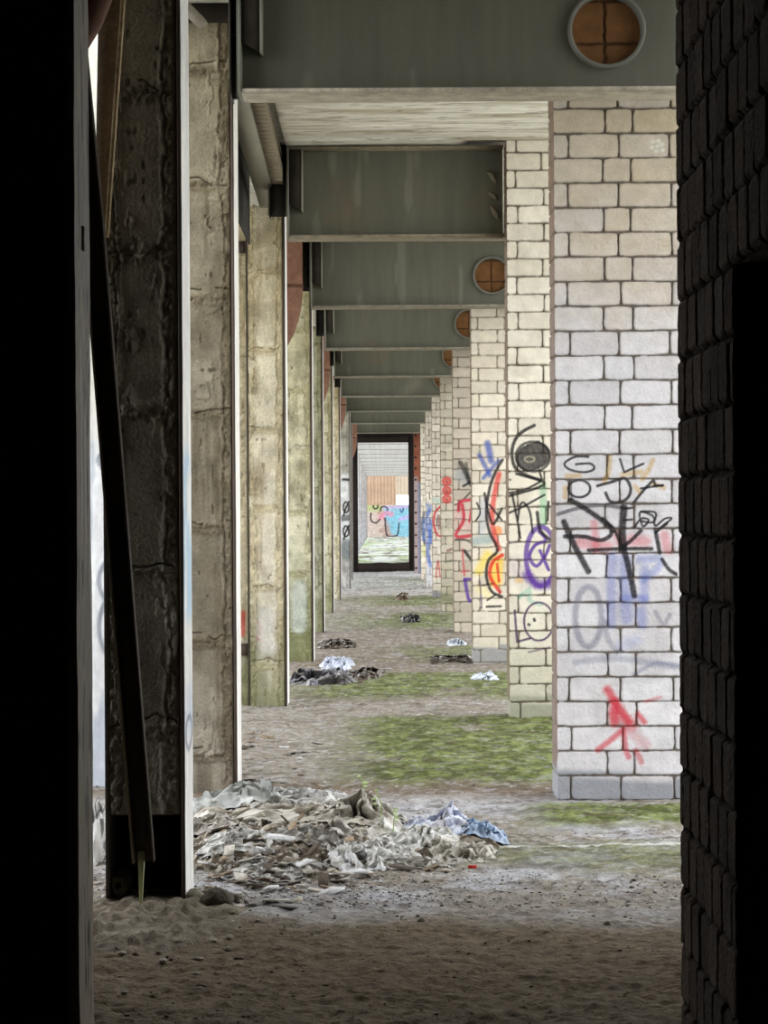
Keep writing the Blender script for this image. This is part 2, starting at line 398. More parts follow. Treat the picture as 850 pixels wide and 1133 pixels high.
def paint1():
    p = Paint(12.48).crop(540, 460, 3.777)
    Y_ = (206, 166, 66)
    for a in ([(510, 175), (505, 230), (488, 275)], [(690, 185), (672, 225), (645, 265)], [(615, 295), (635, 320)], [(690, 285), (735, 300)], [(330, 252), (385, 250)], [(325, 300), (322, 340)], [(560, 245), (640, 235)]):
        p.line(a, 10, Y_, .62, .7)
    for a, r in (([(445, 450), (452, 560)], 15), ([(385, 530), (500, 545)], 24), ([(600, 520), (655, 525)], 26), ([(738, 500), (750, 560)], 20), ([(540, 500), (560, 540)], 18)):
        p.line(a, r, (222, 96, 108), .55, .7)
    for a, r in (([(520, 590), (516, 700), (515, 870)], 20), ([(635, 600), (715, 600), (705, 640), (655, 680)], 17), ([(655, 640), (652, 770)], 18), ([(570, 760), (660, 765)], 15), ([(640, 820), (645, 870)], 22), ([(570, 600), (580, 850)], 26)):
        p.line(a, r, (98, 122, 205), .5, .7)
    p.ring(420, 840, 55, 125, 13, (122, 122, 146), .62, .6); p.line([(490, 860), (500, 930), (540, 985)], 12, (122, 122, 146), .5, .6)
    p.line([(700, 820), (735, 870), (760, 830)], 9, (122, 122, 146), .5, .6); p.line([(370, 1030), (500, 1015), (600, 1020), (790, 1050)], 14, (120, 126, 158), .45, .8)
    p.line([(610, 1080), (700, 1035), (790, 1045)], 9, (120, 126, 158), .5, .7); p.line([(560, 960), (620, 940)], 24, (150, 165, 215), .4, .9)
    p.line([(420, 172), (365, 172), (320, 200), (345, 226), (405, 236), (444, 222), (428, 200), (368, 203)], 5, BK)
    p.line([(552, 182), (570, 236), (650, 200)], 5, BK, curve=False)
    p.ring(382, 305, 46, 36, 5.5, BK)
    p.line([(458, 293), (520, 276), (572, 262), (596, 300), (588, 338), (556, 360), (512, 358), (492, 322)], 6.5, BK)
    p.line([(610, 362), (650, 312), (692, 268), (700, 292), (730, 292)], 6, BK, curve=False); p.line([(640, 304), (732, 290)], 5, BK)
    p.line([(292, 412), (380, 386), (470, 374), (560, 384)], 8, (80, 78, 84), .8)
    p.line([(345, 352), (400, 384), (470, 432), (525, 478)], 11, BK); p.line([(345, 270), (350, 352)], 5, BK, .7)
    p.line([(480, 430), (530, 480), (560, 552)], 8, BK)
    p.line([(568, 385), (562, 470), (566, 552)], 16, BK); p.line([(566, 552), (592, 650), (612, 752)], 13, BK)
    p.line([(318, 444), (350, 520), (390, 595), (420, 650)], 13, BK); p.line([(322, 505), (400, 505), (470, 520), (512, 500), (515, 470)], 9, BK)
    p.line([(420, 562), (560, 556), (684, 556)], 8, BK); p.line([(560, 552), (600, 520), (640, 480)], 8, BK)
    p.line([(568, 388), (608, 385)], 5, BK); p.line([(568, 436), (604, 434)], 5, BK)
    p.line([(612, 470), (640, 430), (672, 436), (648, 462), (636, 404), (690, 420), (700, 460), (740, 430), (768, 430), (730, 460), (700, 490)], 4.5, BK)
    p.line([(640, 400), (700, 405), (690, 445), (640, 440)], 4.5, BK)
    p.line([(700, 478), (708, 520), (718, 572)], 9, BK); p.line([(700, 490), (750, 450)], 5, BK); p.line([(728, 600), (755, 640), (786, 662)], 8, BK)
    p.crop(0, 0, 1)
    for a, b in ((722, 157), (728, 156), (732, 160), (721, 163), (727, 162), (733, 166), (726, 167)): p.line([(a, b), (a+1, b)], 2.2, (250, 248, 236), .85, .5)
    p.crop(530, 700, 2.656); R = (214, 44, 66)
    for a, r, al in (([(378, 168), (402, 205), (440, 262)], 13, .85), ([(398, 205), (398, 265)], 14, .8), ([(350, 345), (385, 318), (415, 292)], 9, .75), ([(425, 285), (432, 340), (440, 365)], 9, .7), ([(468, 240), (486, 262)], 9, .8), ([(490, 202), (534, 190)], 5, .5), ([(462, 345), (478, 380)], 8, .6), ([(440, 285), (490, 330)], 16, .3), ([(400, 240), (450, 270)], 20, .5)):
        p.line(a, r, R, al, .6)
    return p
def paint2():
    p = Paint(17.4).crop(440, 440, 4.722)
    p.line([(760, 460), (762, 650)], 19, (120, 192, 146), .6, .5); p.line([(640, 1040), (690, 1000), (690, 1060), (750, 1080)], 11, (110, 190, 170), .5, .7)
    p.line([(600, 880), (640, 930)], 45, (170, 140, 190), .28, .9); p.line([(625, 955), (645, 955)], 14, (224, 180, 60), .6, .7)
    PU = (98, 56, 160)
    p.ring(750, 830, 78, 155, 13, PU, .92); p.line([(680, 930), (730, 975), (800, 970)], 28, PU, .8, .5)
    p.line([(740, 700), (775, 745), (720, 770), (690, 830), (725, 880), (770, 830), (795, 770)], 9, PU); p.line([(745, 800), (790, 900)], 9, PU)
    for k in range(17):
        w_ = math.sqrt(max(0, 1-((k-8)/8.6)**2)); p.line([(708-86*w_, 318+(k-8)*8.6), (708+86*w_, 298+(k-8)*8.6)], 5.4, BK, .9, .3)
    p.ring(708, 308, 90, 78, 7, BK, .9); p.ring(690, 322, 26, 14, 5, (190, 184, 160), .6)
    p.line([(715, 145), (650, 180), (610, 230), (598, 300), (618, 370), (680, 408), (745, 430)], 9, BK)
    p.line([(545, 200), (572, 262), (572, 325), (545, 362)], 8, BK)
    p.line([(620, 398), (740, 432), (765, 452), (705, 480), (560, 520)], 7, BK); p.line([(745, 440), (660, 482), (560, 502)], 6, BK)
    p.line([(560, 612), (650, 572), (768, 508)], 6, BK); p.line([(598, 500), (618, 600), (642, 732)], 6, BK)
    p.line([(628, 640), (640, 565), (662, 550), (692, 600), (706, 705)], 6, BK); p.line([(730, 600), (745, 690), (795, 742)], 9, BK)
    p.line([(788, 545), (784, 640)], 7, BK); p.line([(572, 428), (573, 430)], 5, BK); p.line([(588, 428), (589, 430)], 5, BK)
    p.line([(740, 380), (755, 430)], 6, BK); p.line([(560, 762), (640, 752)], 6, (90, 80, 95), .7)
    p.crop(540, 460, 3.777); V = (84, 58, 98)
    p.ring(213, 860, 62, 80, 4.5, V); p.line([(193, 850), (195, 856)], 6, BK); p.line([(170, 872), (173, 874)], 6, BK)
    p.line([(112, 815), (122, 945), (176, 930)], 5, V, curve=False); p.line([(170, 988), (260, 968)], 4, V, .7)
    return p
def paint3():
    p = Paint(24.1).crop(440, 440, 4.722); B = (52, 88, 178); R = (222, 52, 44)
    p.line([(400, 750), (475, 740)], 24, (96, 146, 156), .6, .7); p.line([(440, 700), (450, 540)], 20, (150, 170, 200), .4, .9)
    p.line([(470, 240), (490, 330)], 17, B, .85, .6); p.line([(428, 300), (482, 405)], 12, B, .8, .6); p.line([(528, 330), (448, 420)], 10, B, .8, .6)
    p.line([(470, 820), (425, 905)], 24, (240, 214, 70), .75, .7); p.line([(520, 850), (512, 960)], 34, (246, 200, 50), .85, .5); p.line([(525, 690), (528, 700)], 20, (236, 140, 50), .8)
    p.line([(530, 400), (508, 500), (494, 620), (506, 720), (530, 790)], 14, R, .85, .5); p.line([(548, 822), (496, 862), (484, 935), (535, 1015)], 10, R)
    p.line([(520, 870), (530, 960)], 7, R); p.line([(475, 1030), (430, 1000)], 20, (240, 220, 90), .4, .9)
    p.line([(548, 325), (510, 392), (480, 480), (464, 600), (480, 700), (522, 795), (476, 850), (464, 930), (490, 1010), (545, 1040)], 8, BK)
    p.line([(415, 550), (432, 600), (408, 645)], 5, BK); p.line([(455, 500), (470, 580), (500, 660), (545, 580)], 7, BK); p.line([(480, 560), (545, 640)], 6, BK)
    p.line([(430, 960), (440, 1100)], 5, (84, 58, 98), .8); p.line([(440, 980), (500, 970)], 4, BK, .7); p.line([(470, 1058), (512, 1030)], 5, BK); p.line([(465, 1092), (540, 1090)], 6, BK)
    return p
def paint4():
    p = Paint(30.2).crop(440, 440, 4.722); R = (196, 50, 70)
    p.line([(330, 620), (370, 660)], 45, (220, 150, 160), .35, .9); p.line([(320, 400), (360, 430)], 30, (150, 165, 175), .5, .9)
    p.line([(330, 340), (385, 455)], 12, BK, .85, .5); p.line([(358, 345), (372, 440)], 9, BK, .7, .6); p.line([(343, 462), (386, 440)], 6, BK)
    p.line([(385, 490), (330, 545), (300, 560)], 5, BK, .8); p.line([(318, 592), (328, 545), (386, 534)], 9, R); p.line([(338, 560), (345, 640), (305, 722), (388, 720)], 9, R)
    p.line([(388, 560), (375, 650)], 6, R); p.line([(338, 790), (350, 930)], 5, R, .8); p.line([(330, 910), (370, 905)], 5, R, .7); p.line([(350, 800), (388, 852)], 9, BK)
    p.line([(305, 740), (350, 742), (390, 762)], 5, BK, .8); p.line([(300, 630), (385, 640)], 4, BK, .6); p.line([(350, 950), (386, 948)], 8, (92, 60, 150)); p.line([(352, 950), (372, 1055), (390, 1055)], 9, (92, 60, 150))
    return p
def paint5():
    p = Paint(36.5).crop(440, 440, 4.722)
    for cy in (437, 486, 530): p.ring(257, cy, 17, 16, 9, (206, 60, 62), .85); p.line([(256, cy), (258, cy+2)], 6, (180, 40, 45))
    p.line([(240, 1045), (290, 1060)], 24, (80, 92, 50), .6, .8); p.line([(262, 800), (290, 790)], 8, (120, 60, 60), .7); p.line([(250, 860), (290, 850)], 6, (70, 90, 60), .6)
    return p
def paint6():
    p = Paint(42.6).crop(440, 440, 4.722)
    p.line([(228, 566), (198, 598), (188, 655), (205, 712), (226, 725)], 6, (198, 60, 70)); p.line([(200, 940), (212, 850), (222, 940)], 4, (198, 70, 70), .8)
    p.line([(215, 620), (220, 680)], 10, (120, 50, 60), .6, .6); p.line([(190, 535), (220, 540)], 12, (140, 190, 180), .5, .8)
    return p
def paint7():
    p = Paint(48.6).crop(440, 440, 4.722); B = (58, 106, 186)
    p.line([(165, 590), (150, 640), (165, 720), (155, 800), (172, 880)], 11, B, .8, .5); p.line([(172, 640), (178, 760)], 8, B, .8); p.line([(150, 560), (175, 575)], 14, (90, 130, 190), .6, .7)
    p.line([(160, 900), (165, 960)], 20, (210, 216, 230), .6, .8)
    return p
def paint8():
    p = Paint(54.6).crop(440, 440, 4.722)
    p.line([(138, 600), (128, 680), (142, 760)], 8, (60, 70, 100), .8); p.line([(142, 640), (140, 740)], 10, (70, 120, 190), .7, .6); p.line([(135, 780), (140, 820)], 12, (200, 206, 120), .6, .7)
    return p
def make_pillar(X0, Y, z1, res, seed, cf, paint, label, Wd=.655, D=.38, name='brick_pillar', group='brick pillars on the right'):
    t = thing(name, label, 'pillar', (X0+Wd/2, Y+D/2, 0), group)
    mb = MB(); Ht = z1+.1
    brick_panel(mb, (X0, Y, -.1), (1, 0, 0), (0, 0, 1), Wd, Ht, res, seed, cf, paint, v0=.03)
    brick_panel(mb, (X0, Y+D, -.1), (0, -1, 0), (0, 0, 1), D, Ht, res*1.2, seed+50, cf, v0=.03)
    brick_panel(mb, (X0+Wd, Y, -.1), (0, 1, 0), (0, 0, 1), D, Ht, .016, seed+60, cf, v0=.03)
    brick_panel(mb, (X0+Wd, Y+D, -.1), (-1, 0, 0), (0, 0, 1), Wd, Ht, .016, seed+70, cf, v0=.03)
    mb.box((X0+.02, Y+.02, z1-.03), (X0+Wd-.02, Y+D-.02, z1-.004), lin((150, 145, 130)))
    mb.build('brickwork', M_BRICK, t)
    return t
px1 = at(615.3, 566, 12.48)[0]
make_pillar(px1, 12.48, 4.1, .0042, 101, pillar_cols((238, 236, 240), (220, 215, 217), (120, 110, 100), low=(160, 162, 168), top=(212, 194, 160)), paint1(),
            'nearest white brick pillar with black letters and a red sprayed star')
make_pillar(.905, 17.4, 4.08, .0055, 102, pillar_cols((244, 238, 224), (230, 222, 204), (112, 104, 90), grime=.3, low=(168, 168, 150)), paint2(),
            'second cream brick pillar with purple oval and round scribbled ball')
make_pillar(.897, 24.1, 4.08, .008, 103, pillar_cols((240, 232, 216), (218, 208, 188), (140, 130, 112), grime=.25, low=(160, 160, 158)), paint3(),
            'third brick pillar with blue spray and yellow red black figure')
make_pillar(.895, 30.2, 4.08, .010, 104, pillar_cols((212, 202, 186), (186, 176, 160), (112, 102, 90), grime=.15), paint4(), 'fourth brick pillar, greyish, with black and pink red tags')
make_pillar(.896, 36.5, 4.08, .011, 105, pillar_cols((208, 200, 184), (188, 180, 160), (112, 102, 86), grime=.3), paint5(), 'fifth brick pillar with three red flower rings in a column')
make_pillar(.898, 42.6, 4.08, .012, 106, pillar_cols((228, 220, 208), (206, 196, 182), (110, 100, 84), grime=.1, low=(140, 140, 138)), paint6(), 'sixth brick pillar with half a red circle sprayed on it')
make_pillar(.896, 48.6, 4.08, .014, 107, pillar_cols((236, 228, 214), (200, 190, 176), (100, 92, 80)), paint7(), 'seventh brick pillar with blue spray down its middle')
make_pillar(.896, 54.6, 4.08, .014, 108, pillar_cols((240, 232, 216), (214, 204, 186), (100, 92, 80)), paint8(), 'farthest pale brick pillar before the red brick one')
def redcol(X, Y, Z, bm, r1, r2, edge):
    C = np.ones(X.shape+(3,))*np.array(lin((140, 84, 64))); C = C*(.8+.4*r1)[..., None]
    C = mixc(C, lin((128, 132, 152)), sst(2.38, 2.25, Z+(vnoise(X*9, Z*3, seed=4)-.5)*.4)); C = mixc(C, lin((168, 150, 148)), sst(2.4, 2.3, Z)*sst(.93, .90, X))
    k = np.mod(Z, .27); hole = sst(.028, .02, np.abs(k-.13))*sst(.028, .02, np.abs(X-.865))
    C = mixc(C, lin((30, 26, 24)), hole)
    return mixc(C, lin((120, 104, 92)), (1-bm)*.5)
make_pillar(.83, 60.2, 4.08, .014, 109, redcol, None, 'red brick pillar with grey blue lower part beside the far doorway', Wd=.5, D=.4, group='brick pillars on the right')

# ------------------------------------------------------------------ concrete columns, left side
def conc_panel(mb, O, U, V, Wd, Ht, res, seed, cols, z0, top_z, blk=.6, rough=1.0, green=0, paint=None):
    O, U, V = map(lambda t: np.array(t, float), (O, U, V)); Nn = np.cross(U, V)
    u = np.linspace(0, Wd, max(3, int(Wd/res)+1)); v = np.linspace(0, Ht, max(3, int(Ht/res)+1)); uu, vv = np.meshgrid(u, v, indexing='ij')
    off = _hash(np.int64(seed), np.int64(3), np.int64(1), 1)*blk
    k = np.floor((vv+off)/blk); a = (vv+off)-k*blk
    n = fbm(uu*16, vv*14, seed*1.3, 4, seed); n2 = fbm(uu*5, vv*3, seed*.7, 4, seed+5); n3 = fbm(uu*60, vv*50, seed, 3, seed+8)
    wob = (n-.5)*.10
    dj = np.minimum(a, blk-a)+(n2-.5)*.03                       # distance to the bed joint
    du = np.minimum(uu, Wd-uu)
    marg = .045+.05*(fbm(vv*3, k*.7, seed, 3, seed+2)-.35)
    plaque = sst(marg-.008, marg+.012, du+wob*.55)*sst(.018, .045, dj+wob*.3)   # smooth block face inside bled mortar
    ridge = np.exp(-((du+wob*.5-marg)/.008)**2)
    h = rough*(.011*(1-plaque)*(n3-.2)*1.8+.014*(n-.5)*(1-plaque)+.004*(n2-.5)-.006*np.exp(-((dj+(n3-.5)*.01)/.006)**2)+.018*ridge*(n-.3))
    crack = np.exp(-((a-.03-(fbm(uu*7, k*3.3, seed, 3, seed+4)-.5)*.16)/.004)**2)*(n2 > .46)
    h = h-crack*.01
    wE = sst(0, .012, du); h = h*wE
    base, marc, dark = map(lambda c: np.array(lin(c)), cols)
    C = np.ones(uu.shape+(3,))*marc; C = C*(.75+.5*n3)[..., None]
    r = _hash(k.astype(np.int64), 0*k.astype(np.int64), 3, seed)
    C = mixc(C, base, plaque*(.7+.3*r)); st = fbm(uu*22, vv*1.6, seed, 4, seed+6)
    C = mixc(C, dark, sst(.52, .75, st)*.5*plaque); C = mixc(C, dark*.55, sst(.5, .9, ridge)*.45*(n > .45)); C = mixc(C, dark*.35, np.clip(crack, 0, 1)*.9)
    rim = np.exp(-((du+wob*.5-marg+.012)/.0035)**2)*sst(.44, .52, fbm(uu*12, vv*6, seed, 3, seed+15)); C = mixc(C, dark*.3, rim*.55); h = h-rim*.006
    chunk = sst(.60, .63, fbm(uu*20+n*2, vv*9, seed, 3, seed+16))*sst(.5, .62, fbm(uu*3, vv*1.7, seed, 3, seed+17)); C = mixc(C, base*1.12, chunk*.6); h = h+chunk*.006*rough
    C = C*(1+.22*(vv/Ht-.5)[..., None]*np.array([.1, -.1, -.9])); blot = sst(.5, .68, fbm(uu*6, vv*2.2, seed, 4, seed+18)); C = mixc(C, dark, blot*.45)
    pits = sst(.80, .86, fbm(uu*34, vv*16, seed, 2, seed+12)); C = mixc(C, dark*.5, pits*.7); h = h-pits*.003
    P = O+uu[..., None]*U+vv[..., None]*V+h[..., None]*Nn
    if green: C = mixc(C, lin((122, 126, 82)), sst(1.1, .1, P[..., 2]+(n2-.5)*1.4)*green)
    if paint is not None: C = paint.apply(P[..., 0], P[..., 2], C)
    mb.grid(P, C)
def make_column(X1, Y, Wd, z0, z1, res, seed, cols, label, D=.39, green=0, flange=(244, 243, 238), gap=0, strip=False, paint=None, flange_top=None, edge_d=.012, brackets=()):
    t = thing('concrete_column', label, 'column', (X1-Wd/2, Y+D/2, 0), 'concrete columns on the left')
    mb = MB(); X0 = X1-Wd; zb = -.1 if not gap else gap
    e = .022
    conc_panel(mb, (X0+.012, Y+edge_d, zb), (1, 0, 0), (0, 0, 1), Wd-e-.012, z1-zb, res, seed, cols, zb, z1, green=green, paint=paint)
    conc_panel(mb, (X0+.012, Y+D-.01, zb), (0, -1, 0), (0, 0, 1), D-.02, z1-zb, .03, seed+1, cols, zb, z1, green=green)
    mb.box((X0+.013, Y+edge_d+.015, zb), (X1-e, Y+D-.012, z1-.01), lin(cols[1]))
    # broken crest of mortar
    u = np.linspace(X0+.012, X1-e, 40); v = np.linspace(Y+edge_d, Y+D-.01, 30); X, Yy = np.meshgrid(u, v, indexing='ij'); ee = np.minimum(np.minimum(X-u[0], u[-1]-X), np.minimum(Yy-v[0], v[-1]-Yy))
    mb.grid(np.stack([X, Yy, z1-.012+sst(0, .02, ee)*.05*fbm(X*22, Yy*22, 0, 3, seed)], -1), lin(cols[0]))
    mb.build('concrete_infill', M_CONC, t)
    ft = flange_top or z1
    # steel plate on the passage side, pale paint; edge towards the camera dark brown
    mb = MB(); v = np.linspace(-.1, ft, int((ft+.1)/.012)); u = np.linspace(0, D, 24); U_, V_ = np.meshgrid(u, v, indexing='ij')
    C = np.ones(U_.shape+(3,))*np.array(lin(flange)); n = fbm(U_*9, V_*4, seed, 4, seed+30)
    C = mixc(C, np.array(lin(flange))*.8, sst(.5, .7, n)*.5)
    if seed == 201:
        for z0_, z1_, c in ((1.0, 1.75, (150, 200, 232)), (.55, .85, (196, 206, 224))):
            C = mixc(C, lin(c), sst(z0_, z0_+.1, V_)*sst(z1_, z1_-.1, V_)*.6*sst(.3, .5, n))
        rr = np.abs(np.hypot((U_-.2)/.14, (V_-.62)/.06)-1); C = mixc(C, lin((90, 100, 120)), sst(.3, .1, rr)*.7)
    mb.grid(np.stack([X1+.002*(n-.5), Y+U_, V_], -1), C)
    mb.box((X1-.016, Y, -.1), (X1-.001, Y+D, ft), np.array(lin((96, 84, 76)))); mb.build('steel_flange', M_PAINT, t)
    mb = MB(); mb.box((X0, Y, -.1), (X0+.013, Y+D, ft), lin((84, 78, 70))); mb.build('steel_flange', M_RUST, t)
    if seed == 202: mb = MB(); mb.box((X0-.1, Y-.1, 4.035), (X1+.05, Y+.0, 4.118), lin((44, 38, 34))); mb.build('added_top_plate', M_RUST, t)  # added dark plate hiding the bright slab, stands in for the blackness there
    if gap:
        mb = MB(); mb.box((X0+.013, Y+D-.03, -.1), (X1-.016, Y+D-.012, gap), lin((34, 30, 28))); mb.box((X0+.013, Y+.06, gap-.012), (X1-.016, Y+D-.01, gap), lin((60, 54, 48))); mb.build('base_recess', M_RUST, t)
    if strip:
        mb = MB(); conc_panel(mb, (X0-.09, Y+.05, -.1), (1, 0, 0), (0, 0, 1), .088, z1+.02, .012, seed+3, cols, -.1, z1, green=green, rough=.4, paint=paint)
        mb.box((X0-.09, Y+.055, -.1), (X0-.002, Y+D, z1-.1), lin(cols[0])); ss_ = mb.build('side_strip', M_CONC, t)
        for zz in brackets:
            mb = MB(); mb.box((X0-.10, Y+.015, zz), (X0+.004, Y+.06, zz+.09), lin((88, 76, 68))); mb.build('bracket', M_RUST, ss_)
    return t
G1 = ((158, 152, 138), (132, 126, 114), (110, 102, 88)); G2 = ((176, 168, 146), (146, 138, 116), (112, 100, 78))
G2b = ((172, 170, 162), (140, 134, 122), (112, 106, 94)); G3 = ((234, 226, 204), (214, 202, 170), (168, 150, 116)); G4 = ((224, 220, 192), (194, 188, 154), (138, 132, 100)); G5 = ((184, 182, 160), (160, 158, 128), (112, 108, 84))
def colX(px, Y): return at(px, 566, Y)[0]
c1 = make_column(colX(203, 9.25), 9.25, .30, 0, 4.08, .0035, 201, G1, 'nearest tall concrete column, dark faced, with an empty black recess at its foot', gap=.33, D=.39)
make_column(colX(261, 12.95), 12.95, .34, 0, 4.05, .0045, 202, ((164, 156, 136), (132, 122, 102), (92, 80, 58)), 'second concrete column from the camera, grey block face with a bright white right edge', D=.40)
p3 = Paint(18.8).crop(250, 640, 5.31); p3.line([(100, 205), (96, 330)], 16, (206, 70, 60), .8, .5); p3.line([(190, 260), (210, 300), (185, 350), (215, 370)], 9, (190, 60, 70), .6, .6); p3.line([(240, 220), (230, 330), (250, 400)], 50, (224, 222, 216), .7, .4)
make_column(colX(317, 18.8), 18.8, .30, 0, 3.80, .006, 203, G3, 'third concrete column, cream, with a red painted smudge near its foot', green=.75, strip=True, D=.4, paint=p3, brackets=(.38, 3.45))
p4 = Paint(24.4).crop(250, 640, 5.31); p4.line([(430, 60), (430, 280)], 44, (206, 214, 206), .75, .4)
make_column(colX(346.4, 24.4), 24.4, .31, 0, 3.73, .008, 204, G4, 'fourth concrete column, cream green, behind the dark rag heap', green=.85, D=.4, paint=p4)
make_column(colX(358.2, 30.4), 30.4, .31, 0, 3.75, .010, 205, G5, 'fifth concrete column, grey green with a rounded crest', green=.5, D=.4)
make_column(colX(368.8, 36.4), 36.4, .31, 0, 3.75, .012, 206, G4, 'sixth concrete column, narrow and yellowish grey', green=.6, D=.4)
make_column(colX(377, 42.3), 42.3, .31, 0, 3.75, .014, 207, G3, 'seventh concrete column, just before the white tagged one', green=.4, D=.4)
p8 = Paint(48.5).crop(350, 440, 4.533)
p8.line([(150, 420), (150, 700)], 40, (236, 238, 240), .9, .3); p8.line([(150, 730), (150, 790)], 24, (110, 120, 124), .8, .4)
for cy in (550, 670): p8.ring(150, cy, 14, 26, 5, BK); p8.line([(138, cy+40), (150, cy), (166, cy-30)], 5, BK)
p8.line([(135, 410), (168, 412)], 7, BK); p8.line([(135, 605), (168, 600)], 16, (60, 62, 66), .8)
make_column(colX(388, 48.5), 48.5, .33, 0, 3.75, .014, 208, ((206, 204, 196), (180, 176, 164), (130, 126, 116)), 'eighth concrete column, painted white with black tags', D=.4, paint=p8)
make_column(colX(390.2, 54.5), 54.5, .31, 0, 3.75, .02, 209, G2b, 'ninth concrete column, last one before the far doorway', D=.4)
# small round drum end lying in the recess of the nearest column
mb = MB(); c = at(133, 990, 9.42); mb.tube([(c[0], 9.36, .045), (c[0], 9.39, .05), (c[0], 9.50, .05)], [.038, .045, .045], 20, lin((150, 142, 130))); mb.tube([(c[0], 9.352, .047), (c[0], 9.37, .047)], .012, 12, lin((20, 18, 16)))
tag(mb.build('pipe_stub', M_RUST), 'short dark round pipe stub lying in the black recess', 'pipe')

# white painted pier seen through the slit beside the nearest column
t = thing('painted_pier', 'bright white painted wall pier seen through the narrow gap on the left', 'pier', (-1.75, 13.4, 0))
mb = MB(); v = np.linspace(-.1, 4.05, 260); u = np.linspace(-2.3, -1.22, 120); X, Z = np.meshgrid(u, v, indexing='ij'); n = fbm(X*12, Z*1.5, 0, 4, 301)
C = np.ones(X.shape+(3,))*np.array(lin((238, 236, 224))); C = mixc(C, lin((244, 246, 248)), sst(2.2, 1.6, Z)); C = mixc(C, lin((170, 182, 200)), sst(.56, .66, n)*.6*sst(2.2, 1.8, Z)); C = mixc(C, lin((170, 200, 130)), sst(.45, .2, Z)*sst(-1.42, -1.36, X)*.6)
for z_, r_ in ((1.75, .05), (1.1, .1), (.85, .14)):
    rr = np.abs(np.hypot((X+1.46)/.06, (Z-z_)/r_)-1); C = mixc(C, lin((110, 120, 140)), sst(.25, .1, rr)*.7)
mb.grid(np.stack([X, 13.3+.01*(n-.5), Z], -1), C); mb.box((-2.3, 13.31, -.1), (-1.22, 13.6, 4.05), lin((228, 226, 216))); mb.build('plaster', M_PAINT, t)

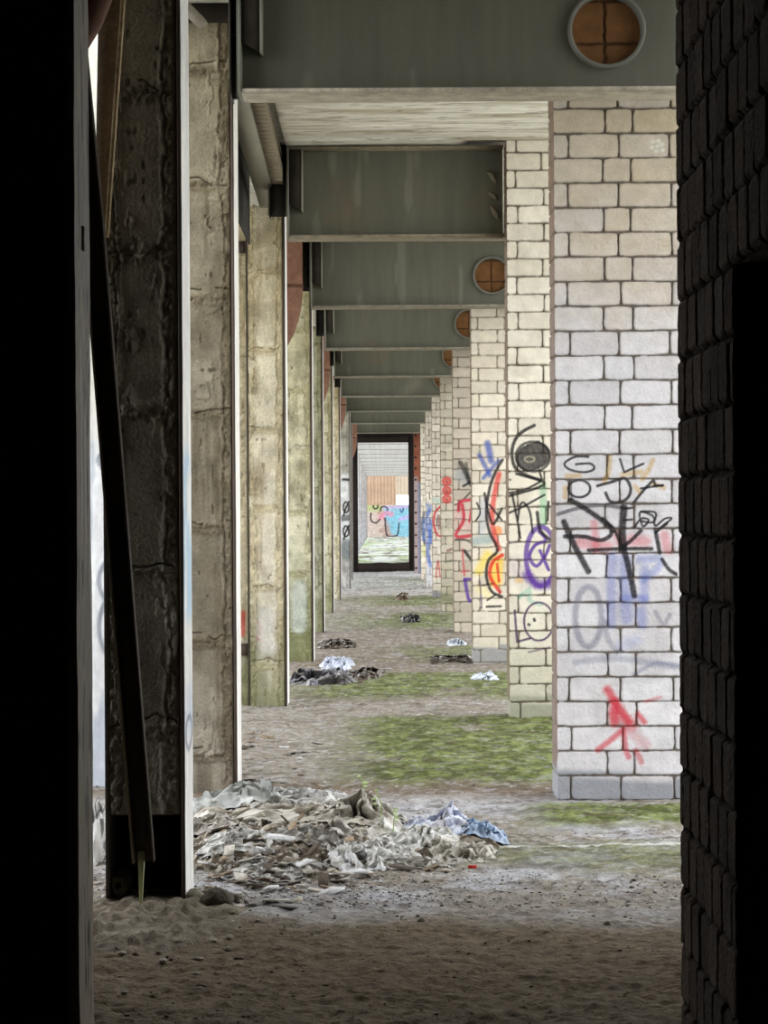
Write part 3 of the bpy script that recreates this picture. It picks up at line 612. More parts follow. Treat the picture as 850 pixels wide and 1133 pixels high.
# ------------------------------------------------------------------ steel girders
STG = (101, 101, 88)
def make_girder(Y, label, X0=-.64, X1=2.25, zb=3.43, zt=4.08, hole=True, detail=True, col=STG, group='steel girders across the passage', flcol=(150, 140, 120)):
    t = thing('steel_girder', label, 'girder', ((X0+X1)/2, Y, zb), group)
    c = np.array(lin(col)); mb = MB(); hx, hz, R = 1.085, 3.735, .172
    hf = .28
    rows = 40 if detail else 4
    def rect(x0, x1, z0, z1, m, n):
        u = np.linspace(x0, x1, m); v = np.linspace(z0, z1, n); X, Z = np.meshgrid(u, v, indexing='ij')
        st = fbm(X*14, Z*.8, Y, 3, 401)-.5; ru = sst(.62, .75, fbm(X*3, Z*3, Y, 4, 402))
        C = np.ones(X.shape+(3,))*c*(1+.25*st)[..., None]; C = mixc(C, lin((128, 100, 74)), ru*.25); C = mixc(C, lin((150, 150, 136)), sst(.66, .72, fbm(X*9, Z*1.2, Y, 3, 405))*.3)
        mb.grid(np.stack([X, Y+0*X, Z], -1), C); mb.grid(np.stack([X, Y+.012+0*X, Z], -1)[::-1], C[::-1])
    zb2, zt2 = zb+.018, zt-.018
    if hole:
        rect(X0, hx-hf, zb2, zt2, 60 if detail else 8, 40 if detail else 4); rect(hx+hf, X1, zb2, zt2, 24 if detail else 4, 20 if detail else 4)
        sq = []; ci = []; n = 64
        for k in range(n+1):
            a = 2*math.pi*k/n; ca, sa = math.cos(a), math.sin(a); ci.append((hx+R*ca, hz+R*sa))
            tx = hf/max(abs(ca), 1e-6); up = (zt2-hz) if sa > 0 else (hz-zb2); tz = up/max(abs(sa), 1e-6); q = min(tx, tz); sq.append((hx+q*ca, hz+q*sa))
        # four true corners so the square outline is kept
        for yy, fl in ((Y, 1), (Y+.012, -1)):
            P = np.zeros((n+1, 2, 3)); 
            for k in range(n+1): P[k, 0] = (ci[k][0], yy, ci[k][1]); P[k, 1] = (sq[k][0], yy, sq[k][1])
            corners = []
            for cx_, cz_ in ((hx+hf, zt2), (hx-hf, zt2), (hx-hf, zb2), (hx+hf, zb2)):
                kk = min(range(n), key=lambda q: (P[q, 1, 0]-cx_)**2+(P[q, 1, 2]-cz_)**2); P[kk, 1] = (cx_, yy, cz_)
            P[n] = P[0]
            mb.grid(P if fl > 0 else P[::-1], c)
    else: rect(X0, X1, zb2, zt2, 80 if detail else 8, 40 if detail else 4)
    mb.build('web', M_STEEL, t)
    fc = lin(flcol)
    for nm, z0, z1 in (('lower_flange', zb, zb+.018), ('upper_flange', zt-.018, zt)):
        mb = MB(); mb.box((X0, Y-.145, z0), (X1, Y+.155, z1), fc)
        mb.build(nm, M_RUST, t)
    mb = MB(); mb.box((X0-.014, Y-.15, zb), (X0, Y+.16, zt), lin((128, 128, 116))); mb.build('end_plate', M_STEEL, t)
    if detail:
        mb = MB(); zl = zb+.24; V = [(x_, y_, z_) for y_ in (Y-.125, Y-.115) for x_, z_ in ((X0, zl), (X0+.088, zl-.05), (X0+.088, zt-.02), (X0, zt-.02))]
        mb.add(V, [(0, 1, 2, 3), (5, 4, 7, 6), (0, 4, 5, 1), (1, 5, 6, 2), (2, 6, 7, 3), (3, 7, 4, 0)], lin((58, 52, 46))); mb.build('gusset', M_RUST, t)
        mb = MB(); mb.box((X0+.088, Y-.13, zb+.19), (X0+.1, Y-.002, zt-.02), lin((150, 148, 134))); mb.build('stiffener', M_STEEL, t)
    if hole:
        mb = MB(); n = 48
        for r0, r1, y0, y1 in ((R-.006, R+.012, Y-.05, Y+.16),):
            V = []
            for k in range(n+1):
                a = 2*math.pi*k/n
                V.append([(hx+r1*math.cos(a), y1, hz+r1*math.sin(a)), (hx+r1*math.cos(a), y0, hz+r1*math.sin(a)), (hx+r0*math.cos(a), y0, hz+r0*math.sin(a)), (hx+r0*math.cos(a), y1, hz+r0*math.sin(a))])
            mb.grid(np.array(V), lin((112, 112, 104)))
        slv = mb.build('pipe_sleeve', M_STEEL, t)
        # brick closing the sleeve
        mb = MB(); rr = np.linspace(0, R-.007, 26); aa = np.linspace(0, 2*math.pi, 90); Rr, A = np.meshgrid(rr, aa, indexing='ij'); X = hx+Rr*np.cos(A); Z = hz+Rr*np.sin(A)
        j = np.minimum(np.abs(X-hx+.005+.002*np.sin(Z*90)), np.minimum(np.abs(Z-hz+.055+.002*np.sin(X*70)), np.abs(Z-hz-.15))); bm = sst(.003, .009, j+(vnoise(X*80, Z*80, seed=3)-.5)*.004)
        C = mixc(np.ones(X.shape+(3,))*np.array(lin((140, 100, 62))), lin((108, 76, 48)), fbm(X*20, Z*20, Y, 3, 7)); C = mixc(C, lin((78, 56, 38)), 1-bm)
        mb.grid(np.stack([X, Y+.035+.012*(1-bm), Z], -1)[::-1], C[::-1]); mb.build('brick_plug', M_BRICK, slv)
    return t
BY = [6*(n+.95) for n in range(1, 10)]
names = ['nearest', 'second', 'third', 'fourth', 'fifth', 'sixth', 'seventh', 'eighth', 'ninth']
for i, Y in enumerate(BY):
    if i == 1:
        lab = 'second dark grey steel girder, stopping short against the cream brick pillar'
        g = make_girder(17.76, lab, X1=.895, hole=False); 
        mb = MB()
        for (a, b_, c_) in ((545, 195, .05), (546, 216, .03), (548, 235, .06)):
            q = at(a, b_, 17.7); mb.tube([(q[0]-.03, 17.74, q[2]+c_*.8), (q[0], 17.735, q[2]), (q[0]+.03, 17.745, q[2]-c_)], [.012, .02, .006], 8, lin((150, 142, 122)))
        mb.build('mortar_splash', M_CONC, g)
        continue
    z0 = EYE+(569-[107, 265, 341.4, 386.2, 417.8, 439.3, 455.6, 469, 479.5][i])/F*Y if i > 4 else 3.43
    make_girder(Y, ('%s dark grey steel girder counted from the camera' % names[i]) + (', with the big round brick filled hole' if i == 0 else ''), zb=z0, hole=(i < 6), detail=(i < 5), flcol=(184, 176, 158) if i == 0 else (150, 144, 128))
# steel posts that carry the girder ends above the concrete columns
for i, (Y, zt0) in enumerate(((11.75, 3.43), (17.8, 3.6), (23.75, 3.6), (29.7, 3.6), (35.7, 3.6), (41.7, 3.6))):
    t = thing('steel_post', 'dark bolted steel post at the left end of the %s girder' % names[i], 'post', (-.76, Y, zt0), 'steel posts at the girder ends')
    xw = .70 if i == 0 else (.79 if i == 1 else .76)
    mb = MB(); mb.box((-.664, Y-.14, zt0), (-.656, Y+.14, 4.12), lin((96, 96, 88))); mb.box((-xw, Y-.14, zt0), (-xw+.008, Y+.14, 4.12), lin((70, 66, 60))); mb.box((-xw+.008, Y-.006, zt0), (-.664, Y+.006, 4.12), lin((52, 48, 44))); sec = mb.build('section', M_STEEL, t)
    for k in range(4):
        mb = MB(); z = 3.62+k*.1; mb.tube([(-.68, Y-.03, z), (-.68, Y-.005, z)], .012, 6, lin((70, 66, 60))); mb.build('bolt', M_RUST, sec)

# long steel channel from column to column along the left, with ribbed sheet above
pA = at(259, 100, 13.5); pB = at(297, 232, 18.3)
t = thing('steel_channel', 'long grey steel channel running from the second to the third concrete column', 'beam', (pA[0], 15.9, 3.6))
mb = MB(); xx = -.835
mb.bar((xx, 13.4, 3.965), (xx, 18.75, 3.79), .13, .012, up=(0, 0, 1), col=lin((150, 146, 132))); mb.bar((xx+.06, 13.4, 3.995), (xx+.06, 18.75, 3.82), .012, .07, up=(0, 0, 1), col=lin((120, 116, 104)))
mb.bar((xx-.06, 13.4, 3.995), (xx-.06, 18.75, 3.82), .012, .07, up=(0, 0, 1), col=lin((120, 116, 104)))
mb.build('channel', M_STEEL, t)
mb = MB(); mb.box((-.985, 13.4, 3.5), (-.975, 18.7, 4.1), lin((52, 48, 44))); mb.build('added_backing_plate', M_RUST, t)  # added dark panel, stands in for the dark void left of the channel
mb = MB()
for k in range(41):
    y = 13.4+k*.13; zc = 3.987-.0325*(y-13.4); mb.box((-.765, y, zc-.02), (-.685, y+.05, zc+.1), lin((150, 140, 120))); 
mb.box((-.765, 13.4, 4.03), (-.69, 18.7, 4.06), lin((100, 92, 80))); mb.build('ribbed_sheet', M_SHEET, t)
mb = MB(); q = at(212, 10, 12.6); mb.box((-1.05, 13.36, 4.0), (-.76, 13.40, 4.118), lin((50, 46, 42)))  # added dark plate, standing in for the blackness behind the column top
tag(mb.build('concrete_lump', M_CONC), 'added dark plate behind the top of the second column', 'concrete')
mb = MB(); mb.bar((-1.08, 12.5, 4.14), (-.88, 12.5, 3.93), .05, .1, up=(0, 1, 0), col=lin((170, 162, 148)))
tag(mb.build('concrete_lump', M_CONC), 'slanted pale concrete strut above the top of the second column', 'concrete')

# ------------------------------------------------------------------ rusty downpipes
def make_pipe(Y, label, xr, ybot, r=.125):
    X = at(xr, 300, Y)[0]-r; zb = at(xr, ybot, Y)[2]
    t = thing('rusty_pipe', label, 'pipe', (X, Y, zb), 'rusty downpipes on the left')
    zc = zb+.55
    pts = [(X, Y, 4.1), (X, Y, zc+.3), (X, Y, zc)]
    for k in range(1, 7):
        a = math.radians(k*8); pts.append((X-.9*(1-math.cos(a)), Y, zc-.9*math.sin(a)))
    l = pts[-1]; pts.append((l[0]-.22, Y, l[2]-.2))
    mb = MB(); mb.tube(pts, r, 24, lin((140, 102, 84))); mb.build('pipe_body', M_RUST, t, smooth=True)
    mb = MB(); mb.tube([(X, Y, zc+.02), (X, Y, zc+.05)], r+.006, 24, lin((120, 86, 70))); mb.build('joint_ring', M_RUST, t)
make_pipe(23.2, 'thick reddish rusty pipe bending left beside the third column', 335, 386)
make_pipe(35.2, 'rusty pipe bending left beyond the fifth column', 364.5, 455)
make_pipe(47.2, 'distant rusty pipe bending left near the white tagged column', 382, 482)
make_pipe(58.6, 'farthest rusty pipe beside the dark doorway edge', 394, 512)
q = at(99, -14, 8.4); mb = MB(); mb.tube([(q[0]-.12, 8.4, q[2]-.26), (q[0]-.02, 8.4, q[2]-.1), (q[0]+.06, 8.4, q[2]+.1), (q[0]+.09, 8.4, q[2]+.35), (q[0]+.09, 8.4, 4.1)], .07, 20, lin((120, 84, 68)))
tag(mb.build('rusty_pipe', M_RUST, smooth=True), 'dark brown pipe elbow at the top left behind the wall edge', 'pipe', 'rusty downpipes on the left')

# ------------------------------------------------------------------ leaning steel sections in front of the nearest column
t = thing('steel_section', 'long dark steel section leaning across the nearest column, foot on the floor', 'beam', (-.87, 9.0, 0))
a = at(160, 953, 8.97); b_ = at(129, 560, 9.0); c_ = at(104, 250, 9.03); d_ = at(79, -10, 9.06)
dkst = lin((74, 66, 58))
for nm, off, w, d, cc in (('web', (0, 0), .074, .008, dkst), ('flange', (.036, -.03), .006, .07, (lin((150, 140, 122)))), ('flange', (-.036, -.03), .006, .07, dkst)):  # right flange paler: its lit lip is painted into the colour
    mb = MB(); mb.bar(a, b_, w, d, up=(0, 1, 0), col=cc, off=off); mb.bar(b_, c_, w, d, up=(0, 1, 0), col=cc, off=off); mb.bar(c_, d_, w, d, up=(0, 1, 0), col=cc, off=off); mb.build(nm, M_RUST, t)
mb = MB(); e0 = at(155.5, 1006, 8.98); e1 = at(157, 950, 8.98); mb.add([(e0[0]-.003, 8.97, e0[2]-.02), (e0[0]+.004, 8.97, e0[2]-.02), (e1[0]+.013, 8.96, e1[2]+.03), (e1[0]-.013, 8.96, e1[2]+.03), (e0[0]-.003, 8.985, e0[2]-.02), (e0[0]+.004, 8.985, e0[2]-.02), (e1[0]+.013, 8.98, e1[2]+.03), (e1[0]-.013, 8.98, e1[2]+.03)],
    [(0, 1, 2, 3), (5, 4, 7, 6), (1, 5, 6, 2), (4, 0, 3, 7), (0, 4, 5, 1), (3, 2, 6, 7)], lin((220, 228, 178))); o = mb.build('pale_foot', M_PAINT, t); o['label'] = 'pale green tapering foot'
t = thing('leaning_board', 'brown board hanging slanted in front of the top of the nearest column', 'board', (-.95, 9.1, 3))
mb = MB(); V = [at(x_, y_, Y_) for Y_ in (9.16, 9.19) for x_, y_ in ((110, -60), (142, -60), (118, 300), (104, 300))]
mb.add(V, [(0, 1, 2, 3), (5, 4, 7, 6), (0, 4, 5, 1), (1, 5, 6, 2), (2, 6, 7, 3), (3, 7, 4, 0)], lin((120, 104, 84))); mb.build('board', M_BOARD, t)
mb = MB(); a = at(140.5, -60, 9.13); b_ = at(118, 262, 9.13); mb.bar(a, b_, .014, .05, up=(0, 1, 0), col=lin((214, 190, 150))); o = mb.build('lit_edge', M_BOARD, t); o['label'] = 'board edge painted pale as lit'  # right edge of the board, the light on it painted as pale colour

# ------------------------------------------------------------------ doorway at the far end of the passage and the hall behind
mb = MB(); dd = lin((40, 32, 28)); Yd = 62.6
xl, xr_, ztop = at(396, 566, Yd)[0], at(452.5, 566, Yd)[0], at(424, 489, Yd)[2]
mb.box((-3.3, Yd, -.1), (xl-.12, Yd+.25, 4.1), lin((90, 84, 78))); mb.box((xr_+.1, Yd, -.1), (3.3, Yd+.25, 4.1), lin((90, 84, 78))); mb.box((xl-.12, Yd, ztop+.15), (xr_+.1, Yd+.25, 4.1), dd)
struct(mb.build('wall_end', M_CONC))
mb = MB(); mb.box((xl-.12, Yd-.02, .0), (xl, Yd+.6, ztop+.15), dd); mb.box((xr_, Yd-.02, 0), (xr_+.1, Yd+.6, ztop+.15), dd); mb.box((xl, Yd-.02, ztop), (xr_, Yd+.6, ztop+.15), dd); mb.box((xl, Yd-.02, -.05), (xr_, Yd+.6, .2), dd)
struct(mb.build('door_1', M_RUST))
for k in range(12):
    Y = 65.7+6*k
    t = make_girder(Y, 'grey far hall girder, its brighter light painted pale, seen through the doorway', X0=-1.0, hole=False, detail=False, col=(160, 160, 156), group='girders of the far hall', flcol=(150, 146, 138), zb=3.48)  # paler than the passage girders: brighter light and haze put into the colour
for k in range(12):
    Y = 65.55+6*k
    make_column(-.70, Y, .3, 0, 3.48, .03, 230+k, ((214, 216, 220), (190, 190, 196), (150, 148, 150)), 'pale column in the far hall seen through the doorway', D=.4)
for o in bpy.data.objects:
    if o.get('label') == 'pale column in the far hall seen through the doorway': o['group'] = 'columns of the far hall'
# end wall of the far hall
mb = MB(); u = np.linspace(-3.3, 3.6, 340); v = np.linspace(.1, 1.95, 110); X, Z = np.meshgrid(u, v, indexing='ij'); n = fbm(X*2, Z*2, 0, 4, 501)
C = np.ones(X.shape+(3,))*np.array(lin((196, 180, 172))); C = mixc(C, lin((150, 110, 100)), sst(.5, .65, n)*.6); C = mixc(C, lin((172, 180, 130)), sst(1.45, 1.75, Z)*sst(.3, -.1, X))
Ye = 134.0; p = Paint(Ye).crop(350, 440, 4.533)
for a, r in (([(350, 560), (365, 600), (350, 590)], 14), ([(380, 580), (470, 560)], 34), ([(390, 620), (475, 620)], 34), ([(395, 665), (480, 655)], 26), ([(420, 685), (470, 690)], 14)): p.line(a, r, (120, 186, 208), .85, .5)
p.line([(325, 600), (350, 580), (375, 585)], 14, (216, 120, 150), .7, .6); p.line([(340, 550), (460, 548)], 8, (190, 160, 200), .7); p.line([(420, 610), (462, 598)], 8, (190, 160, 214), .8)
p.line([(345, 605), (355, 690), (395, 694), (410, 680), (415, 630)], 4, (40, 40, 50)); p.ring(298, 545, 12, 12, 4, BK); p.line([(275, 580), (275, 615), (300, 628), (320, 610)], 4, BK); p.ring(340, 560, 18, 14, 4, BK, .9, .35, 150, 380); p.line([(420, 560), (430, 575), (438, 555)], 4, (60, 90, 130))
C = p.apply(X, Z, C); mb.grid(np.stack([X, Ye-.02*n, Z], -1), C); mb.box((-3.3, Ye, .1), (3.6, Ye+.2, 1.95), lin((170, 150, 140)))
struct(mb.build('wall_far', M_CONC))
mb = MB(); xs = np.linspace(-3.3, .86, 300); P = np.zeros((len(xs), 2, 3)); 
for i, x in enumerate(xs): y = Ye+.05+.04*math.sin(x*2*math.pi/.18); P[i, 0] = (x, y, 1.95); P[i, 1] = (x, y, 4.2)
mb.grid(P, lin((186, 160, 138))); tag(mb.build('corrugated_cladding', M_SHEET), 'orange beige ribbed cladding above the cyan graffiti on the end wall', 'cladding')
mb = MB(); xs = np.linspace(.86, 3.6, 120); P = np.zeros((len(xs), 2, 3)); zw = at(440, 548, Ye)[2]
for i, x in enumerate(xs): y = Ye+.05+.04*math.sin(x*2*math.pi/.18); P[i, 0] = (x, y, zw); P[i, 1] = (x, y, 4.2)
mb.grid(P, lin((196, 182, 164))); tag(mb.build('corrugated_cladding', M_SHEET), 'grey ribbed cladding above the bright opening in the end wall', 'cladding')

# ------------------------------------------------------------------ rubbish: plastic sheets, boards, stones
def heap_h(X, Y):
    a = np.clip(1-((X+.42)/.62)**2-((Y-11.15)/1.25)**2, 0, 1)**.7*.10
    b = np.clip(1-((X-.22)/.36)**2-((Y-10.95)/.6)**2, 0, 1)**.8*.055
    return np.maximum(a, b)*(.45+1.1*fbm(X*5, Y*2.6, 0, 3, 610))
def top_h(X, Y): return floor_h(X, Y)+heap_h(X, Y)
def gz(X, Y): return float(top_h(np.array([X]), np.array([Y]))[0])
def on_floor(px, py):
    Y = EYE*F/max(py-VY, 5); 
    for _ in range(2): x = at(px, py, Y); Y = EYE*F/(((py-566.5)+ROLL*(px-425)+566.5)-VY)
    return at(px, py, Y)[0], Y
def crumple(name, px, py, w, d, h, seed, col, label, cat='plastic sheet', ang=0, n=90, col2=None, group='plastic sheets on the rubbish heap', fold=1.0, lift=0, m=M_PLASTIC, peak=None):
    cx, cy = on_floor(px, py); s = np.linspace(-1, 1, n); S, T = np.meshgrid(s, s, indexing='ij')
    th = np.arctan2(T, S); lim = .72+.5*(fbm(np.cos(th)*1.7+5, np.sin(th)*1.7+5, seed, 3, seed)-.3)
    S2, T2 = S*lim, T*lim
    r = np.sqrt(np.clip(S**2*.5+T**2*.5, 0, 1))
    wx = fbm(S*2.2, T*2.2, seed, 3, seed+1)-.5; wy = fbm(S*2.2, T*2.2, seed+9, 3, seed+2)-.5
    q = fbm(S*1.1+wx*2.2+T*.5, T*1.5+wy*2.2-S*.4, seed, 2, seed+3); rid = 1-np.abs(2*q-1)*2.6
    q2 = vnoise(S*3.2+wx*5+T, T*3+wy*4-S*1.3, seed, seed+4); rid2 = 1-np.abs(2*q2-1)*1.6
    env = np.clip(1-np.maximum(np.abs(S), np.abs(T))**3, 0, 1)
    Z = h*env*(.30+.62*rid*fold+.22*rid2+.12*(fbm(S*9, T*8, seed, 2, seed+14)-.5))+.006
    if peak: Z = Z+peak[2]*np.exp(-(((S-peak[0])/.35)**2+((T-peak[1])/.5)**2))
    X = (S2+wx*.5)*w/2; Y = (T2+wy*.5)*d/2; X = X+(rid2-.4)*.05*env*w; Y = Y-(rid-.2)*.13*env*d
    ca, sa = math.cos(ang), math.sin(ang); XX, YY = cx+X*ca-Y*sa, cy+X*sa+Y*ca
    ZZ = top_h(XX, YY)+np.clip(Z, .004, 9)+lift
    C = np.ones(X.shape+(3,))*np.array(lin(col)); 
    C = mixc(C, lin(col2 or (164, 156, 144)), sst(.45, .62, fbm(S*3, T*3, seed, 4, seed+6))*.6)*np.array([.95, .98, 1.04])
    mb = MB(); mb.grid(np.stack([XX, YY, ZZ], -1), C); o = mb.build(name, m, smooth=True, loc=(cx, cy, gz(cx, cy)))
    return tag(o, label, cat, group)
crumple('plastic_sheet', 262, 905, .66, .8, .085, 1, (224, 223, 216), 'wide grey translucent sheet rising at the left end of the heap', col2=(146, 146, 132), fold=1.1)
crumple('plastic_sheet', 335, 897, .62, .6, .055, 2, (236, 234, 228), 'pale creased sheet at the back of the heap beside the second column')
crumple('plastic_sheet', 372, 890, .24, .35, .06, 3, (206, 204, 202), 'small bag like plastic crumple at the back right of the heap')
crumple('plastic_sheet', 300, 926, .85, .45, .055, 4, (214, 206, 190), 'long beige sheet rolled into a ridge through the middle of the heap', ang=.15, col2=(168, 154, 132))
crumple('plastic_sheet', 392, 925, .46, .6, .05, 5, (196, 188, 172), 'brown grey sheet lifted into a tent over dark rubbish', col2=(140, 128, 112), peak=(.1, .1, .09))
crumple('plastic_sheet', 455, 938, .46, .55, .07, 6, (236, 233, 224), 'creamy folded sheet in the middle right of the heap', col2=(196, 188, 168))
crumple('plastic_sheet', 488, 925, .36, .6, .07, 7, (222, 224, 234), 'bluish white sheet near the right end of the heap', col2=(150, 140, 128), peak=(.2, .2, .04))
crumple('plastic_sheet', 530, 930, .26, .4, .055, 8, (150, 172, 196), 'blue bag at the very right end of the heap', col2=(196, 208, 222))
crumple('plastic_sheet', 392, 958, .28, .35, .07, 9, (242, 240, 234), 'whitish bag lying at the front of the heap', col2=(176, 168, 150))
crumple('plastic_sheet', 452, 958, .36, .22, .035, 10, (212, 206, 192), 'flat pale strip of sheet along the front right of the heap')
crumple('plastic_sheet', 265, 950, .36, .4, .05, 12, (206, 202, 192), 'light crumpled sheet low at the front left of the heap')
crumple('plastic_sheet', 352, 945, .40, .35, .06, 13, (206, 200, 188), 'dull torn sheet among the boards at the front of the heap', col2=(110, 98, 84))
crumple('plastic_sheet', 232, 935, .32, .4, .05, 14, (190, 182, 168), 'brown stained sheet pressed against the nearest column', col2=(110, 98, 84))
crumple('plastic_sheet', 101, 940, .2, 1.2, .22, 15, (214, 212, 204), 'white rubbish sheet seen through the slit on the far left', group='sheets left of the nearest column')
crumple('plastic_sheet', 512, 948, .30, .35, .06, 16, (200, 192, 176), 'greyish sheet in front of the blue bag')
mb = MB(); XX, YY = np.meshgrid(np.linspace(-1.06, .6, 330), np.linspace(9.85, 12.45, 300), indexing='ij'); hh = heap_h(XX, YY)
c1_ = fbm(XX*26, YY*20, 0, 3, 611); c2_ = vnoise(XX*45, YY*36, seed=612); C = mixc(np.ones(XX.shape+(3,))*np.array(lin((150, 140, 124))), lin((90, 78, 64)), sst(.45, .6, c1_)); C = mixc(C, lin((206, 202, 192)), sst(.7, .8, c2_)*.8)
mb.grid(np.stack([XX, YY, floor_h(XX, YY)-.012+hh+.035*sst(0, .03, hh)*(c1_-.3)+.02*(c2_-.4)*sst(0, .03, hh)], -1), C)
tag(mb.build('rubbish', M_ROCK, loc=(-.3, 11.1, 0)), 'low mound of fine crumbled rubbish beneath the plastic sheets', 'rubbish', kind='stuff')
# distant rags
crumple('plastic_sheet', 372, 745, .36, 1.0, .10, 21, (216, 220, 230), 'white plastic bundle on the dark rag heap by the fourth column', group='far rags', cat='plastic sheet', col2=(160, 164, 176), lift=.05)
crumple('rag_heap', 352, 754, .72, 1.6, .11, 22, (92, 86, 84), 'dark rag heap at the foot of the fourth column', cat='rags', group='far rags', col2=(150, 150, 156))
crumple('rag_heap', 405, 750, .42, 1.3, .08, 23, (96, 84, 70), 'low brown rags trailing right of the dark heap', cat='rags', group='far rags', col2=(60, 54, 50))
crumple('plastic_sheet', 536, 752, .27, .8, .06, 24, (236, 240, 246), 'white plastic scrap left of the second brick pillar', group='far rags', col2=(206, 208, 206))
crumple('plastic_sheet', 504, 711, .26, .9, .06, 25, (226, 230, 234), 'thin white scrap before the fourth brick pillar', group='far rags', col2=(200, 200, 200))
crumple('rag_heap', 455, 687, .34, 1.8, .10, 26, (76, 72, 68), 'small black rag far down the passage', cat='rags', group='far rags', col2=(50, 48, 46))
crumple('rag_heap', 445, 663, .3, 1.5, .12, 27, (128, 110, 84), 'brown bundle farthest down the passage', cat='rags', group='far rags', col2=(70, 60, 50))
crumple('rag_heap', 372, 713, .5, 1.6, .06, 28, (90, 78, 62), 'flat brown litter by the fifth concrete column', cat='rags', group='far rags', col2=(60, 54, 50))
crumple('rag_heap', 500, 730, .5, 1.0, .04, 29, (84, 70, 56), 'thin dark litter left of the third brick pillar', cat='rags', group='far rags', col2=(60, 54, 50))

crumple('plastic_sheet', 296, 968, .3, .3, .035, 31, (196, 192, 182), 'light torn sheet at the front edge left of the boards')
crumple('plastic_sheet', 420, 912, .34, .4, .05, 32, (214, 208, 196), 'pale creased sheet right behind the tented one')
crumple('plastic_sheet', 335, 915, .5, .4, .05, 33, (216, 212, 202), 'greyish crossing sheet left of the tented one', ang=-.3, col2=(120, 110, 96))
crumple('plastic_sheet', 425, 950, .3, .3, .05, 34, (226, 222, 212), 'bright folded sheet piece at the front middle of the heap')
# broken boards and tiles, each of its own
def shard_mesh(seed, w, d, t, col):
    r = random.Random(seed); n = r.choice((4, 5, 5, 6)); a0 = r.random()*6
    pts = []
    if seed % 4: n = 4; pts = [(sx*w/2*r.uniform(.85, 1.1), sy*d/2*r.uniform(.7, 1.1)) for sx, sy in ((-1, -1), (1, -1), (1, 1), (-1, 1))]
    for k in range(n if not pts else 0):
        a = a0+2*math.pi*(k+r.uniform(-.25, .25))/n; q = r.uniform(.75, 1.05); pts.append((w/2*q*math.cos(a), d/2*q*math.sin(a)))
    mb = MB(); V = [(x, y, 0) for x, y in pts]+[(x*.97, y*.97, t) for x, y in pts]+[(0, 0, 0), (0, 0, t)]
    Q = [(k, (k+1) % n, n+(k+1) % n, n+k) for k in range(n)]+[(n+k, n+(k+1) % n, 2*n+1, 2*n+1) for k in range(n)]+[((k+1) % n, k, 2*n, 2*n) for k in range(n)]
    mb.add(V, Q, lin(col)); return mb
shard_cols = [(186, 178, 160), (140, 124, 104), (206, 200, 188), (120, 108, 94), (168, 150, 126), (160, 158, 152), (94, 84, 74), (214, 214, 214)]
kinds = []
for k in range(16):
    mb = shard_mesh(k, random.uniform(.08, .2), random.uniform(.05, .12), random.uniform(.003, .008), shard_cols[k % 8])
    o = mb.build('broken_board', M_BOARD, loc=(0, 0, 0)); kinds.append(o)
spots = []
for k in range(290):
    if 215 < k < 260 or 60 < k < 90: continue
    if k >= 260: px = random.triangular(318, 440, 350); py = random.uniform(735, 764)
    elif k >= 190: px = random.triangular(212, 430, 300); py = random.triangular(940, 985, 968)
    elif k < 120: px = random.triangular(208, 430, 300); py = random.triangular(928, 992, 968)
    elif k < 145: px = random.uniform(430, 540); py = random.uniform(920, 968)
    elif k < 165: px = random.uniform(210, 330); py = random.uniform(975, 1005)
    else: px = random.uniform(268, 370); py = random.uniform(808, 870)
    spots.append((px, py, k))
used = set()
for px, py, k in spots:
    src = kinds[k % 16]; o = src if (k % 16) not in used else src.copy()
    if (k % 16) in used: COL.objects.link(o)
    used.add(k % 16)
    x, y = on_floor(px, py); heap = math.exp(-((px-330)/110)**2-((py-945)/28)**2)
    o.location = (x, y, gz(x, y)+.004+random.random()*.07*heap*(1 if k < 145 or 190 <= k < 260 else 0))
    o.rotation_euler = (random.gauss(0, .35*(.3+heap)), random.gauss(0, .35*(.3+heap)), random.uniform(0, 6.28))
    s = random.uniform(.3, .8)*(1.6 if k >= 260 else 1); o.scale = (s, s, 1)
    if k >= 260: tag(o, 'small flat scrap scattered around the dark rag heap', 'board', 'scraps around the dark rags')
    elif k < 165 or k >= 190: tag(o, 'flat broken piece of board or tile strewn in the rubbish heap', 'board', 'broken pieces in the rubbish heap')
    else: tag(o, 'flat broken scrap on the floor between second and third column', 'board', 'scraps behind the second column')
# stones
def rock_mb(seed, r, col, sub=2):
    import bmesh
    bm = bmesh.new(); bmesh.ops.create_icosphere(bm, subdivisions=sub, radius=r)
    V = np.array([v.co[:] for v in bm.verts]); Q = [tuple(v.index for v in f.verts)+(f.verts[2].index,) for f in bm.faces]; bm.free()
    n = fbm(V[:, 0]/r*1.3+seed*3, V[:, 1]/r*1.3, V[:, 2]/r*1.3+7, 3, seed)
    V = V*(.62+.75*n)[:, None]; V[:, 2] = V[:, 2]*.7
    return V, Q, np.array(lin(col))
rk = [(215, 996, .05, 'biggest broken concrete lump at the foot of the nearest column'), (240, 1000, .062, 'dark porous concrete lump right of the nearest column foot'), (262, 999, .03, 'small stone at the right end of the lump row'), (226, 1012, .034, 'pale greenish stone in front of the concrete lumps'), (205, 1004, .028, 'stone tucked against the foot of the nearest column'), (165, 1022, .03, 'stone on the dirt below the black recess'), (150, 1058, .012, 'small dark stone alone on the left foreground dirt'), (466, 1019, .014, 'small black stone in the middle of the foreground'), (672, 1020, .013, 'small stone on the right edge of the light'), (180, 1034, .026, 'grey stone left of the concrete lumps'), (130, 1052, .018, 'little stone near the left wall edge')]
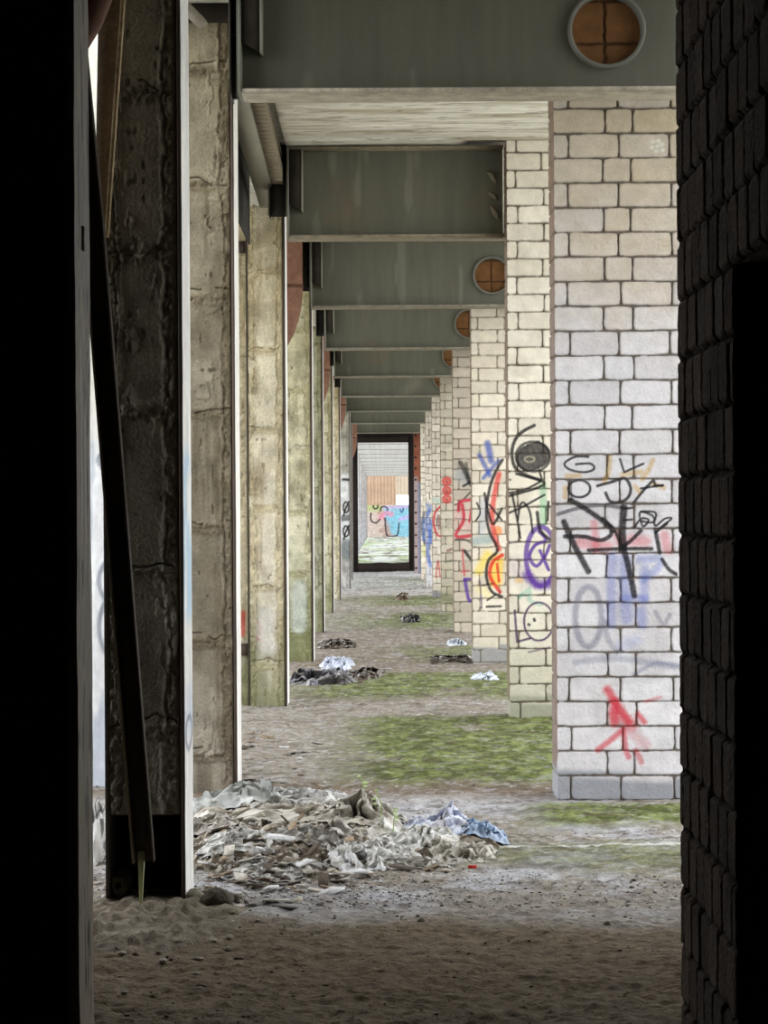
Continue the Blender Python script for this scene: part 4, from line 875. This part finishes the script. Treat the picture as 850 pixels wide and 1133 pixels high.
for k, (px, py, r, lab) in enumerate(rk):
    V, Q, c = rock_mb(k, r, (150, 144, 130) if k not in (1, 6, 7) else (104, 96, 84), 4); x, y = on_floor(px, py)
    mb = MB(); mb.add(V+np.array((x, y, gz(x, y)+r*.28)), Q, c); tag(mb.build('concrete_lump' if r > .025 else 'stone', M_ROCK, loc=(x, y, gz(x, y))), lab, 'stone')
kinds = []
for k in range(40):
    px = random.triangular(108, 340, 190); py = random.triangular(985, 1110, 1015); x, y = on_floor(px, py); r_ = random.uniform(.006, .014)
    if k < 5:
        V, Q, c = rock_mb(30+k, .015, ((190, 182, 168), (150, 138, 122), (176, 168, 154), (134, 122, 106), (206, 200, 188))[k], 3); mb = MB(); mb.add(V*np.array((1.3, 1, .8)), Q, c); o = mb.build('stone', M_ROCK, loc=(0, 0, 0)); kinds.append(o)
    else: o = kinds[k % 5].copy(); COL.objects.link(o)
    o.location = (x, y, gz(x, y)+r_*.35); s_ = r_/.015; o.scale = (s_, s_, s_); o.rotation_euler = (0, 0, random.random()*6.28)
    tag(o, 'small loose stone scattered on the dirt in the left foreground', 'stone', 'loose stones in the left foreground')
# gravel and crumbs: uncountable
mb = MB(); base = [rock_mb(50+k, 1.0, (170, 166, 158), 1) for k in range(6)]
N = 15000
for k in range(N):
    y = 7.0+(random.random()**1.9)*16 if k < 9000 else random.uniform(8.85, 9.6+3*random.random())
    x = random.uniform(-.15*y-.1, .15*y+.1) if random.random() < .6 else random.gauss(-.06*y, .06*y)
    if y < 9.1 and random.random() < .88: continue
    mo = float(moss_amount(np.array([x]), np.array([y]))[0])
    if mo > .4 and random.random() < .8: continue
    r = .003+.005*random.random()**3+(.006 if random.random() < .03 and y > 9 else 0); V, Q, _ = base[k % 6]
    g = random.choice(((216, 214, 212), (190, 184, 176), (160, 150, 138), (228, 228, 230), (134, 124, 114))) if y > 9 else random.choice(((140, 124, 104), (120, 104, 86), (160, 146, 128)))
    a = random.random()*6.28; R = np.array(((math.cos(a), -math.sin(a), 0), (math.sin(a), math.cos(a), 0), (0, 0, .8)))
    mb.add((V*r*np.array((1.3, 1, 1)))@R.T+np.array((x, y, gz(x, y)+r*.3)), Q, lin(g))
tag(mb.build('gravel', M_ROCK, loc=(0, 12, 0)), 'grey gravel and crumbs strewn over the passage floor', 'gravel', kind='stuff')
# earth mound at the foot of the nearest column
mb = MB(); s = np.linspace(-1, 1, 90); S, T = np.meshgrid(s, s, indexing='ij'); cx, cy = on_floor(160, 1018); XX, YY = cx+S*.42, cy+T*.75
Z = floor_h(XX, YY)-.015+.05*np.clip(1-(S**2+T**2), 0, 1)**.8*(.1+1.5*fbm(S*9, T*11, 0, 4, 601))+.014*(fbm(S*26, T*30, 0, 3, 603)-.3)*np.clip(1-(S**2+T**2), 0, 1)**.4; C = mixc(np.ones(S.shape+(3,))*np.array(lin((170, 160, 142))), lin((110, 98, 82)), fbm(S*9, T*9, 0, 3, 602))
mb.grid(np.stack([XX, YY, Z], -1), C*.9); tag(mb.build('dirt_mound', M_ROCK), 'low mound of dirt and crumbled mortar before the nearest column', 'dirt', kind='stuff')
# small weed growing out of the heap
def weed(px, py, h, seed, label):
    r = random.Random(seed); x, y = on_floor(px, py); y -= .15; z = gz(x, y)+.05
    t = thing('weed', label, 'plant', (x, y, z), 'weeds growing in the heap')
    mb = MB(); top = (x+r.uniform(-.03, .03), y, z+h); mid = (x+r.uniform(-.01, .01), y, z+h*.5); mb.tube([(x, y, z-.05), mid, top], [.003, .0025, .0015], 6, lin((150, 172, 96))); mb.build('stem', M_LEAF, t)
    for k in range(5):
        f = .35+.16*k; b = Vector((x+(top[0]-x)*f, y, z+h*f)); a = r.uniform(0, 6.28); L = r.uniform(.02, .038)
        dr = Vector((math.cos(a), math.sin(a)*.5, .45)).normalized(); sd = Vector((-dr.z, 0, dr.x)).normalized()*L*.24
        P = np.zeros((7, 3, 3))
        for i in range(7):
            q = i/6; wv = math.sin(math.pi*min(1, q*1.02))**.7; c = b+dr*L*q+Vector((0, 0, -.012*q*q))
            for j, e in enumerate((-1, 0, 1)): P[i, j] = c+sd*e*wv+Vector((0, -.002 if e == 0 else 0, 0))
        mb = MB(); mb.grid(P, lin((196, 214, 156))); mb.build('leaf', M_LEAF, t)
weed(421, 930, .12, 1, 'pale green weed in the middle of the plastic heap'); weed(434, 934, .09, 2, 'smaller pale weed just right of the first one'); weed(404, 905, .10, 4, 'thin weed behind the tented sheet')
x, y = on_floor(523, 960); mb = shard_mesh(99, .035, .02, .012, (206, 60, 50)); o = mb.build('red_scrap', M_PAINT, loc=(0, 0, 0)); o.location = (x, y, gz(x, y)+.006); tag(o, 'tiny red scrap at the right front of the heap', 'scrap')
